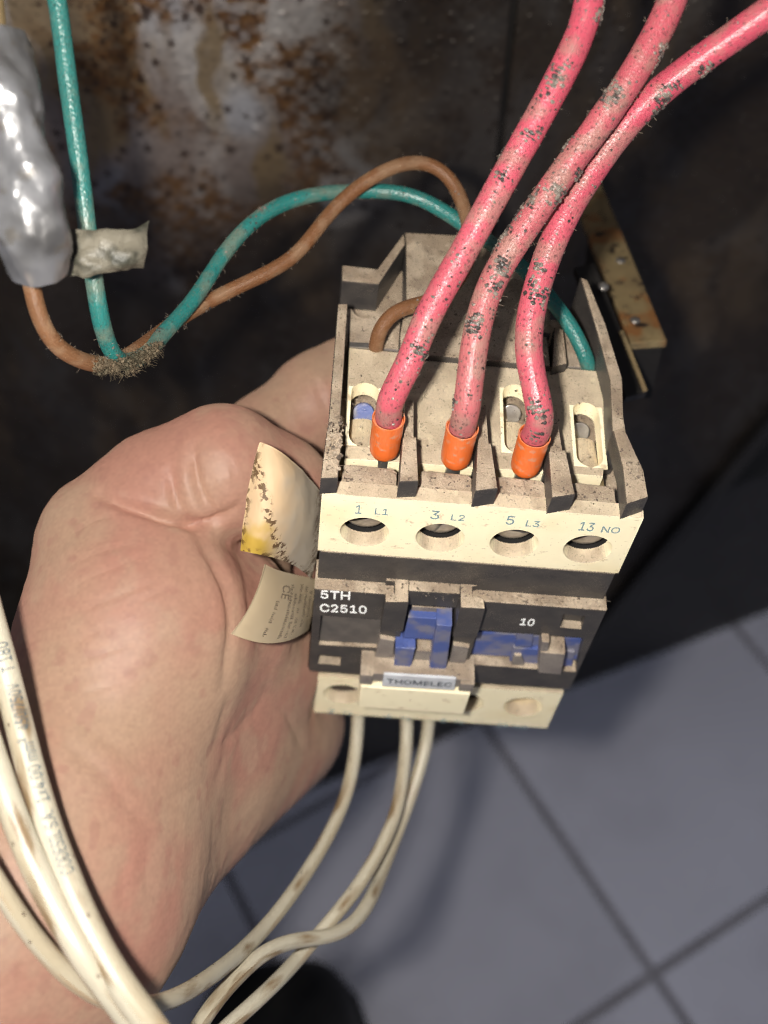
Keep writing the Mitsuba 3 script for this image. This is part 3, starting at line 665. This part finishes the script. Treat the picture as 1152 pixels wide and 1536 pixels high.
# ------------------------------------------------------------------ taped splice at the left edge
ax = at([(-22, 60, 168), (-6, 130, 168), (18, 225, 169), (40, 325, 172), (56, 412, 177)])
q, u = smoothpath(ax, .0012); t, n, b = frames(q)
a = np.linspace(0, 2 * np.pi, 49)[:-1]
s = u / u[-1]
R0 = (.0066 + .0006 * np.sin(s * 9) + .0009 * np.exp(-((s - .58) / .08) ** 2)) * (.80 + .30 * s) * (1 - .46 * s ** 2.2)
v = []
for i in range(len(q)):
    rr = R0[i] * (1 + .5 * .10 * np.cos(2 * a + 3 * s[i]) + .07 * np.sin(3 * a + 8 * s[i]) + .03 * np.sin(7 * a + 21 * s[i]) + .085 * ((3.6 * s[i] + a / (2 * np.pi)) % 1 - .5))
    v.append(q[i] + rr[:, None] * (np.cos(a)[:, None] * n[i] * .85 + np.sin(a)[:, None] * b[i] * 1.02))
v = np.vstack(v); S = 48; f = []
for i in range(len(q) - 1):
    for j in range(S):
        j2 = (j + 1) % S; f += [[i * S + j, i * S + j2, (i + 1) * S + j2], [i * S + j, (i + 1) * S + j2, (i + 1) * S + j]]
nv = len(v); v = np.vstack([v, q[0], q[-1]])
f += [[(j + 1) % S, j, nv] for j in range(S)] + [[(len(q) - 1) * S + j, (len(q) - 1) * S + (j + 1) % S, nv + 1] for j in range(S)]
obj('taped_splice__wrap', tm(v, f), 'grey_tape', 40)
tag('taped_splice', 'wire splice bound in shiny grey tape with a dirty loose end, left edge', 'taped wire splice')
ang = np.linspace(.7, 1.9, 20)
for i0, tilt in ((int(.60 * len(q)), .25), (int(.06 * len(q)), .1)):
    pts = [q[i0] + (R0[i0] * 1.04) * (np.cos(x) * n[i0] * .9 + np.sin(x) * b[i0] * 1.06) + t[i0] * tilt * .0045 * np.sin(x) for x in ang]
    m, uv, _, _ = tube(np.array(pts), .00042, .0005, 10, .5, 3)
    obj('taped_splice__tape_edge', m, 'tape_edge', True)
rows = [[(84, 352, 182), (84, 375, 182), (82, 402, 183), (80, 414, 184)], [(128, 342, 180), (126, 367, 180), (124, 397, 181), (122, 413, 182)], [(178, 344, 181), (176, 365, 180), (174, 392, 180), (172, 409, 182)], [(223, 332, 184), (220, 358, 183), (219, 384, 183), (216, 404, 184)]]
m, uv, _, _ = sheet(np.array([at(r) for r in rows]), 40, 30, .0003, .0022, 4)
k = obj('taped_splice__loose_end', m, 'dirty_tape', 40); tag(k, 'loose flag of tape crusted with dirt')
m, _, _, _ = tube(at([(-6, -30, 172), (-2, 20, 172), (2, 60, 172)]), .0010, .001, 12)
obj('yellow_wire', m, 'yellow_insulation', True)
scene['yellow_insulation'] = principled((.12, .085, .04), .6)
tag('yellow_wire', 'short bit of yellow brown wire in the top left corner', 'wire')

# ------------------------------------------------------------------ peeling sticker on the contactor's left side
rows = [[(390, 663, 206), (376, 715, 206), (366, 775, 207), (361, 826, 209)], [(424, 680, 207), (416, 730, 205), (405, 790, 206), (396, 833, 209)], [(456, 708, 213), (452, 752, 211), (444, 806, 214), (434, 845, 219)], [(482, 741, 222), (480, 778, 224), (476, 826, 228), (467, 869, 234)]]
m, uv, _, _ = sheet(np.array([at(r) for r in rows]), 50, 50, .00018, .0005, 2)
k = obj('peeling_sticker__upper_flap', m, 'old_paper', True, uv); tag(k, 'yellowed upper flap with dirt stains')
rows = [[(398, 846, 216), (384, 890, 210), (366, 925, 205), (347, 951, 202)], [(420, 856, 222), (412, 900, 216), (398, 936, 211), (384, 963, 208)], [(448, 863, 231), (442, 905, 227), (434, 940, 223), (424, 963, 220)], [(474, 868, 241), (471, 900, 241), (467, 925, 241), (462, 945, 241)]]
G2 = np.array([at(r) for r in rows])
m, uv, X2, n2 = sheet(G2, 40, 40, .00018)
k = obj('peeling_sticker__lower_flap', m, 'clean_paper', True, uv); tag(k, 'cleaner lower flap with small print and a CE mark')
tag('peeling_sticker', 'old paper rating sticker peeling off the left side of the contactor', 'sticker')
def onsheet(u, v, lift):
    i, j = u * (X2.shape[0] - 1), v * (X2.shape[1] - 1)
    i0, j0 = np.minimum(i.astype(int), X2.shape[0] - 2), np.minimum(j.astype(int), X2.shape[1] - 2); a, b = (i - i0)[:, None], (j - j0)[:, None]
    f = lambda A: A[i0, j0] * (1 - a) * (1 - b) + A[i0 + 1, j0] * a * (1 - b) + A[i0, j0 + 1] * (1 - a) * b + A[i0 + 1, j0 + 1] * a * b
    return f(X2) + f(n2) * lift[:, None]
def print_on(text, u0, v0, v1, hgt):
    """text running down the flap (along v), standing towards +u"""
    t = meshkit.text_mesh(text, 1.0, .02); w = t.vertices
    s = (w[:, 0] - w[:, 0].min()) / (w[:, 0].max() - w[:, 0].min())
    return tm(onsheet(u0 + w[:, 1] * hgt, v0 + s * (v1 - v0), np.where(w[:, 2] > .01, .00009, -.00002)), t.faces)
ms = [print_on('CE', .42, .14, .30, .13)]
g = np.random.default_rng(12)
for r_, (u0, v0, v1) in enumerate(((.36, .34, .86), (.56, .12, .90), (.64, .12, .88), (.72, .10, .84), (.82, .12, .72), (.90, .15, .6))):
    v_ = v0
    while v_ < v1:      # rows of print too small to read: short worn strokes
        w_ = g.uniform(.008, .02); h_ = g.uniform(.025, .05)
        uu = np.array([u0, u0 + h_, u0 + h_, u0]); vv = np.array([v_, v_, v_ + w_, v_ + w_])
        if g.random() < .86: ms.append(tm(onsheet(uu, vv, np.full(4, .00007)), [[0, 1, 2], [0, 2, 3]]))
        v_ += w_ + g.uniform(.008, .016)
obj('peeling_sticker__lower_flap__lettering', cat(ms), 'faded_ink', False)
scene['faded_ink'] = principled((.15, .11, .08), .6, .2)

# ------------------------------------------------------------------ tarnished bracket behind the contactor
def rail(pts_px, w_px, thick):
    A = at(pts_px); d = A[1] - A[0]; L = np.linalg.norm(d); d /= L
    side = RIGHT - d * (d @ RIGHT); side /= np.linalg.norm(side); up = np.cross(side, d)
    if up @ -FWD < 0: up = -up
    return A, d, side, up, L
A, d, sd, up, L = rail([(868, 250, 310), (973, 512, 262)], 52, .002)
hw = .0041
def bar3(o, d, s, u, l0, l1, s0, s1, u0, u1, c=.0003):
    m = prism([(l0, s0), (l1, s0), (l1, s1), (l0, s1)], u0, u1, c, True); v = m.vertices
    m = tm(o + v[:, :1] * d + v[:, 1:2] * s + v[:, 2:] * u, m.faces); m.fix_normals(); return m
obj('mounting_bracket__rail', bar3(A[0], d, sd, up, 0, L, -hw, hw, -.0022, 0), 'tarnished_brass', 25)
obj('mounting_bracket__flange', bar3(A[0], d, sd, up, L * .4, L - .0006, -hw + .0006, hw - .0004, -.018, -.0024), 'black_steel', 25)
for l, s_ in ((L - .0075, -.0012), (L - .030, .001)):
    m = trimesh.creation.icosphere(2, .0012); m.vertices -= np.outer(m.vertices @ up, up) * .55; m.apply_translation(A[0] + d * l + sd * s_ + up * .0001)
    obj('mounting_bracket__rivet', m, 'screw_metal', True)
A2, d2, sd2, up2, L2 = rail([(884, 395, 268), (962, 590, 256)], 30, .002)
obj('mounting_bracket__plate', bar3(A2[0], d2, sd2, up2, 0, L2, -.0035, .0012, -.003, 0), 'black_steel', 25)
obj('mounting_bracket__plate_edge', bar3(A2[0], d2, sd2, up2, L2 * .55, L2, .0003, .0013, .0002, .0008, .0001), 'tarnished_brass', 25)
m = trimesh.creation.icosphere(2, .0012); m.vertices -= np.outer(m.vertices @ up2, up2) * .5; m.apply_translation(at([(905, 430, 263.5)])[0]); obj('mounting_bracket__rivet', m, 'screw_metal', True)
tag('mounting_bracket', 'tarnished metal bracket and rail behind the right side of the contactor', 'bracket')

# ------------------------------------------------------------------ the hand: smooth union of tapered limbs, meshed by surface nets
def C(*p): return cam(*p)
def Lc(*p): return l2c(p)[0]
def cone(P, a, b, ra, rb):
    ab = b - a; t = np.clip(((P - a) @ ab) / (ab @ ab), 0, 1)
    return np.linalg.norm(P - a - t[..., None] * ab, axis=-1) - (ra + (rb - ra) * t)
def ell(P, c, r, ax=None):
    q = (P - c) if ax is None else (P - c) @ ax
    k0 = np.linalg.norm(q / r, axis=-1); k1 = np.linalg.norm(q / (np.array(r) ** 2), axis=-1)
    return k0 * (k0 - 1) / np.maximum(k1, 1e-6)
def smin(a, b, k):
    h = np.clip(.5 + .5 * (b - a) / k, 0, 1); return b * (1 - h) + a * h - k * h * (1 - h)
def hand_sdf(P):
    d = cone(P, C(40, 1320, 204), C(-260, 1760, 184), 22, 25)                       # wrist and forearm
    d = smin(d, cone(P, C(80, 1390, 204), C(-200, 1780, 190), 18, 24), 10)
    d = smin(d, cone(P, C(60, 1280, 206), C(360, 1010, 258), 20, 16), 14)
    d = smin(d, cone(P, C(318, 930, 238), C(392, 972, 269), 17, 12), 10)           # palm towards the fingers
    d = smin(d, cone(P, C(110, 1380, 205), C(405, 1102, 290), 15, 14), 12)        # heel of the hand
    d = smin(d, cone(P, C(300, 1140, 248), C(425, 1085, 297), 15, 14.5), 10)
    d = smin(d, cone(P, C(190, 985, 220), C(40, 1330, 203), 19, 20), 12)
    d = smin(d, ell(P, C(205, 937, 218), (19.8, 21, 15.5)), 9)                        # thenar
    d = smin(d, cone(P, C(170, 830, 226), C(330, 900, 262), 12, 11), 9)             # web towards the index
    # thumb
    th = cone(P, C(165, 815, 226), C(247, 748, 227), 13.8, 12.4)
    th = smin(th, cone(P, C(247, 748, 227), C(335, 703, 225), 12.1, 11.5), 5)
    th = smin(th, cone(P, C(335, 704, 225), C(415, 732, 232), 11.5, 9.8), 4)
    th = smin(th, cone(P, C(415, 732, 232), C(446, 745, 239), 9.8, 8.6), 4)
    d = smin(d, th, 3.2)
    # index, curled against the left side
    ix = cone(P, C(350, 900, 262), C(372, 760, 262), 11.5, 11.0)
    ix = smin(ix, cone(P, C(372, 760, 262), C(404, 668, 260), 11, 10.6), 5)
    ix = smin(ix, cone(P, C(404, 668, 260), C(478, 598, 262), 10.6, 9.6), 5)
    ix = smin(ix, cone(P, C(478, 598, 262), C(520, 560, 264), 9.6, 8.4), 4)
    d = smin(d, ix, 3.5)
    # middle, ring and little finger under and behind the contactor
    for pts, r in (([C(380, 960, 276), Lc(-36, -30, -45), Lc(-22, -51.5, -56), Lc(2, -52, -58), Lc(16, -51, -56)], (12, 10.5, 9.5, 8.6, 7.6)),
                   ([C(398, 1040, 286), Lc(-34, -44, -26), Lc(-20, -52, -38), Lc(4, -52.5, -41), Lc(18, -51.5, -40)], (12, 10.2, 9.2, 8.5, 7.5)),
                   ([C(415, 1095, 296), Lc(-30, -53, -12), Lc(-20, -56, -22), Lc(-2, -53, -25), Lc(10, -52, -25)], (12.4, 9.6, 8.4, 7.4, 6.6))):
        f_ = None
        for i in range(4):
            c_ = cone(P, pts[i], pts[i + 1], r[i], r[i + 1]); f_ = c_ if f_ is None else smin(f_, c_, 3)
        d = smin(d, f_, 3)
    return d
def surface_nets(fn, lo, hi, h):
    ax_ = [np.arange(a, b + h, h) for a, b in zip(lo, hi)]
    n = [len(x) for x in ax_]
    D = np.empty(n, np.float32)
    for i, x in enumerate(ax_[0]):
        Y, Z = np.meshgrid(ax_[1], ax_[2], indexing='ij')
        D[i] = fn(np.stack([np.full_like(Y, x), Y, Z], -1))
    s = D < 0
    c = [s[i:n[0] - 1 + i, j:n[1] - 1 + j, k:n[2] - 1 + k] for i in (0, 1) for j in (0, 1) for k in (0, 1)]
    tot = sum(x.astype(int) for x in c); active = (tot > 0) & (tot < 8)
    idx = np.full(active.shape, -1); I = np.argwhere(active); idx[tuple(I.T)] = np.arange(len(I))
    acc, cnt = np.zeros((len(I), 3)), np.zeros(len(I))
    offs = np.array([(i, j, k) for i in (0, 1) for j in (0, 1) for k in (0, 1)])
    for a in range(8):
        for b in range(a + 1, 8):
            if np.abs(offs[a] - offs[b]).sum() != 1: continue
            da, db = D[tuple((I + offs[a]).T)], D[tuple((I + offs[b]).T)]
            m = (da < 0) != (db < 0); t = np.where(m, da / np.where(m, da - db, 1), 0)
            acc += np.where(m[:, None], I + offs[a] + t[:, None] * (offs[b] - offs[a]), 0); cnt += m
    v = acc / cnt[:, None] * h + np.array([x[0] for x in ax_])
    F_ = []
    for k in range(3):
        e = np.moveaxis(s, k, 0); ch = np.moveaxis(e[:-1] != e[1:], 0, k)
        E_ = np.argwhere(ch); o = [x for x in range(3) if x != k]
        E_ = E_[(E_[:, o[0]] > 0) & (E_[:, o[1]] > 0) & (E_[:, o[0]] < n[o[0]] - 1) & (E_[:, o[1]] < n[o[1]] - 1)]
        u, w = np.eye(3, dtype=int)[o[0]], np.eye(3, dtype=int)[o[1]]
        q = np.stack([idx[tuple((E_ - a).T)] for a in (0 * u, u, u + w, w)], 1)
        inside = s[tuple(E_.T)]; fl_ = inside ^ (k == 1)
        q = np.where(fl_[:, None], q, q[:, ::-1]); F_.append(q)
    q = np.vstack(F_); f = np.vstack([q[:, [0, 1, 2]], q[:, [0, 2, 3]]])
    return tm(v, f)
hm = surface_nets(hand_sdf, (-118, -48, 165), (58, 142, 312), 1.5)
hm.fix_normals()
hm = trimesh.smoothing.filter_taubin(hm, iterations=6)
cv = np.asarray(hm.vertices)
vis = (hm.vertex_normals[:, 2] < .45)
hm = hm.subdivide(face_index=np.nonzero(vis[hm.faces].all(1))[0]) if False else hm.subdivide()
hm = trimesh.smoothing.filter_taubin(hm, iterations=4)
V = np.array(hm.vertices); NV = np.array(hm.vertex_normals)
pix = np.c_[V[:, 0] / V[:, 2] * F + 576, V[:, 1] / V[:, 2] * F + 768]
facing = -(NV * V).sum(1) / np.linalg.norm(V, axis=1)
creases = [   # pixel polyline, depth mm, width mm
    ([(150, 742), (194, 760), (243, 775), (292, 786), (335, 775), (352, 764)], 2.3, 1.6),
    ([(255, 705), (260, 735), (270, 764), (295, 786)], 1.25, 1.5),
    ([(289, 668), (294, 710), (306, 745), (326, 770)], 1.4, 1.4),
    ([(305, 668), (312, 705), (324, 740), (340, 762)], .45, 1.0),
    ([(228, 722), (240, 745), (252, 768)], .4, 1.0),
    ([(165, 700), (190, 735), (206, 756)], .35, 1.1),
    ([(288, 792), (311, 830), (335, 876), (347, 929), (342, 983), (334, 1030)], 1.1, 1.6),
    ([(300, 800), (330, 850), (352, 900), (360, 950)], .25, 1.0),
    ([(92, 896), (150, 860), (219, 832), (262, 806)], .15, .8),
    ([(70, 935), (150, 905), (240, 870)], .12, .8),
    ([(85, 860), (140, 832), (200, 815)], .14, .8),
    ([(95, 1000), (170, 975), (240, 950)], .1, .8), ([(120, 1040), (190, 1020), (260, 985)], .1, .8),
    ([(344, 1044), (330, 1095), (311, 1145)], .45, 1.3), ([(346, 1095), (334, 1140), (320, 1190)], .3, 1.1),
    ([(405, 1010), (385, 1060), (352, 1100), (318, 1130)], .35, 1.2), ([(420, 1060), (440, 1090), (452, 1125)], .45, 1.3),
    ([(89, 1111), (140, 1150), (183, 1194), (222, 1246)], .3, 2.0), ([(100, 1070), (170, 1120), (220, 1160)], .15, 1.5),
    ([(222, 1262), (219, 1300), (226, 1335), (250, 1362)], .28, 1.5), ([(205, 1255), (185, 1320), (190, 1380)], .16, 1.5), ([(250, 1290), (290, 1310), (320, 1315)], .15, 1.4),
    ([(240, 1210), (290, 1180), (330, 1165)], .2, 1.2), ([(150, 1240), (200, 1225), (250, 1228)], .2, 1.3),
    ([(110, 800), (150, 778), (190, 772)], .16, .8), ([(130, 760), (160, 775), (200, 800)], .14, .7), ([(300, 860), (310, 900), (312, 950)], .12, .7), ([(270, 840), (290, 880), (300, 930)], .1, .7),
    ([(60, 985), (110, 965), (165, 935)], .12, .7), ([(205, 905), (250, 885), (290, 880)], .1, .7), ([(180, 1090), (230, 1070), (280, 1030)], .12, .8), ([(230, 1130), (270, 1110), (310, 1070)], .12, .8),
    ([(372, 1060), (360, 1110), (340, 1160)], .14, .8), ([(395, 1030), (420, 1020), (450, 1025)], .16, .8), ([(280, 690), (286, 720), (298, 750)], .2, .7), ([(318, 668), (326, 700), (338, 735)], .16, .7), ([(345, 690), (352, 715), (360, 745)], .14, .7),
    ([(415, 585), (425, 612), (436, 640)], .4, 1.2), ([(470, 560), (480, 590), (492, 620)], .35, 1.2),
    ([(396, 830), (420, 850), (440, 862)], .4, 1.2), ([(385, 880), (380, 930), (392, 975)], .35, 1.3),
    ([(360, 845), (372, 890), (366, 950)], .4, 1.4), ([(385, 990), (410, 1000), (440, 1005)], .35, 1.3),
]
disp = np.zeros(len(V)); okv = facing > .08
for line, dep, wid in creases:
    pl = np.array(line, float); s_ = np.r_[0, np.cumsum(np.linalg.norm(np.diff(pl, axis=0), axis=1))]
    uu = np.linspace(0, s_[-1], int(s_[-1] / 3) + 2); pp_ = CubicSpline(s_, pl)(uu)
    best = np.full(len(V), 1e9); along = np.zeros(len(V))
    near = okv & (pix[:, 0] > pl[:, 0].min() - 40) & (pix[:, 0] < pl[:, 0].max() + 40) & (pix[:, 1] > pl[:, 1].min() - 40) & (pix[:, 1] < pl[:, 1].max() + 40)
    I = np.nonzero(near)[0]
    if not len(I): continue
    D2 = np.linalg.norm(pix[I][:, None] - pp_[None], axis=2); j = D2.argmin(1); dmm = D2[np.arange(len(I)), j] * V[I, 2] / F
    fade = np.sin(np.pi * np.clip(j / (len(pp_) - 1), .04, .96)) ** .5
    disp[I] -= dep * fade * (np.exp(-(dmm / (wid * .55)) ** 2) - .16 * np.exp(-((dmm - wid * 1.5) / wid) ** 2))
disp += .5 * (meshkit.fbm(V * .10, 3) - .5) + .18 * (meshkit.fbm(V * .45, 2, 3) - .5)
V = V + NV * disp[:, None]
hm = tm(c2w(V), hm.faces)
obj('person', hm, 'skin', True)
tag('person', 'bare left hand and wrist, palm up, thumb bent, gripping the contactor', 'person')

# ------------------------------------------------------------------ white cables
RW = .00152
W1 = np.vstack([l2w([[-16.3, -34, -10], [-16.3, -40, -10]]), at([(536, 1092, 279), (531, 1140, 277), (518, 1195, 272), (494, 1250, 264), (462, 1305, 254), (425, 1358, 243), (385, 1405, 231), (335, 1450, 214), (275, 1490, 197), (208, 1508, 184), (140, 1489, 177), (90, 1450, 174), (48, 1402, 172), (5, 1340, 170), (-40, 1270, 168)])])
W2 = np.vstack([l2w([[-5.4, -34, -10], [-5.4, -40, -10]]), at([(610, 1095, 279), (606, 1150, 276), (596, 1210, 271), (572, 1270, 264), (536, 1330, 256), (495, 1382, 249), (452, 1432, 243), (405, 1482, 232), (335, 1545, 222), (270, 1600, 214)])])
W3 = np.vstack([l2w([[.6, -34, -10], [.6, -40, -10]]), at([(641, 1100, 281), (630, 1150, 280), (612, 1205, 278), (592, 1258, 274), (572, 1310, 266), (555, 1350, 256), (528, 1386, 247), (490, 1404, 240), (445, 1411, 234), (400, 1428, 227), (355, 1466, 219), (318, 1510, 212), (280, 1570, 205)])])
D1 = at([(-42, 820, 184), (-12, 935, 182), (18, 1045, 180), (45, 1150, 177), (77, 1255, 174), (112, 1345, 171), (150, 1425, 169), (195, 1495, 168), (250, 1570, 168)])
D2 = at([(-60, 990, 178), (-22, 1100, 176), (12, 1200, 173), (48, 1290, 171), (88, 1370, 169), (128, 1437, 168), (170, 1495, 169), (225, 1565, 171)])
paths = {}
for nm, P, r, lab in (('a', W1, RW, 'thin white cable from the first lower terminal, looping under the thick ones'), ('b', W2, RW, 'thin white cable from the lower terminals, passing beneath the kinked one'), ('c', W3, RW, 'thin white cable with a kinked bend, rightmost under the contactor'),
                      ('d', D1, .00215, 'thick white cable with blue grey print lying over the wrist'), ('e', D2, .00205, 'thick white cable without print, left of the printed one')):
    m, uv, q, fr = tube(P, r, .0009, 26, .02, ord(nm))
    k = obj('white_cable', m, 'white_insulation', True, uv)
    tag(k, lab, 'cable', 'white cables below the contactor')
    paths[nm] = (k, q, fr, r)
k, q, fr, r = paths['d']
def print_cable(text, px0, px1, h, off):
    """print along the cable between two heights in the picture, reading upwards"""
    t, n, b = fr
    y = ((q - CAM) @ DOWN) / ((q - CAM) @ FWD) * F + 768
    i0, i1 = np.interp([px0, px1], y, np.arange(len(q)))
    tx = meshkit.text_mesh(text, 1.0, .02, False).subdivide(); w = tx.vertices
    s = (w[:, 0] - w[:, 0].min()) / (w[:, 0].max() - w[:, 0].min()); ii = i0 + s * (i1 - i0)
    f_ = lambda A: np.c_[[np.interp(ii, np.arange(len(q)), A[:, c]) for c in range(3)]].T
    nb, bb = f_(n), f_(b)
    an = off + SGN * w[:, 1] * h / r
    d_ = np.cos(an)[:, None] * nb + np.sin(an)[:, None] * bb
    return tm(f_(q) + d_ * (r * 1.012 + np.where(w[:, 2] > .01, .00012, -.0003))[:, None], tx.faces)
SGN = -1.0 if (fr[2][len(q) // 2] @ RIGHT) > 0 else 1.0
ink = cat([print_cable(t_, a, b, .0019, 1.02 * -SGN) for t_, a, b in (('CODESIL S.A.', 1316, 1222), ('1x4.00 mm²', 1208, 1112), ('450/750V', 1100, 1030), ('T 180', 1012, 968))])
obj(k + '__lettering', ink, 'cable_ink', False)
scene['cable_ink'] = principled((.045, .07, .09), .6)

# ------------------------------------------------------------------ black shoe on the tiles at the bottom edge
def shoe():
    rows, S = [], 28
    for y, w, h in ((.0, .022, .030), (.006, .034, .045), (.02, .044, .058), (.05, .050, .066), (.09, .050, .072), (.13, .044, .082), (.18, .038, .09), (.24, .034, .09), (.28, .02, .07)):
        a = np.linspace(0, 2 * np.pi, S, endpoint=False)
        x = w * np.sign(np.cos(a)) * np.abs(np.cos(a)) ** .8; z = .018 + (h - .018) * np.maximum(np.sin(a), 0) ** .75 - .004 * (np.sin(a) < 0)
        rows.append(np.c_[x, np.full(S, -y), z])
    v = np.vstack(rows); f = []
    for i in range(len(rows) - 1):
        for j in range(S):
            j2 = (j + 1) % S; f += [[i * S + j, (i + 1) * S + j2, i * S + j2], [i * S + j, (i + 1) * S + j, (i + 1) * S + j2]]
    n = len(v); v = np.vstack([v, rows[0].mean(0), rows[-1].mean(0)])
    f += [[j, (j + 1) % S, n] for j in range(S)] + [[(len(rows) - 1) * S + (j + 1) % S, (len(rows) - 1) * S + j, n + 1] for j in range(S)]
    m = tm(v, f); m = m.subdivide_loop(2); m.fix_normals()
    o = [(.0, .004)]; 
    out = [(w * s, -y) for s, seq in ((1, (0, 1, 2, 3, 4, 5, 6, 7)), (-1, (7, 6, 5, 4, 3, 2, 1, 0))) for y, w in [((.0, .02), (.008, .036), (.024, .047), (.05, .053), (.09, .052), (.16, .042), (.24, .037), (.28, .022))[i] for i in seq]]
    return m, prism(out, 0.0008, .02, .003, True)
up_, so = shoe()
# toe of the shoe seen just above the bottom edge
tp = (lambda d: CAM + d * (-(CAM[2] - .045) / d[2]))((405 - 576) / F * RIGHT + (1432 - 768) / F * DOWN + FWD)
ro = math.radians(8)
def put(m):
    v = m.vertices; return tm(np.c_[tp[0] + v[:, 0] * math.cos(ro) - v[:, 1] * math.sin(ro), tp[1] + v[:, 0] * math.sin(ro) + v[:, 1] * math.cos(ro), v[:, 2]], m.faces)
obj('shoe__upper', put(up_), 'shoe_leather', True); obj('shoe__sole', put(so), 'rubber', 30)
tag('shoe', 'toe of a black shoe on the tiles at the bottom edge', 'shoe')
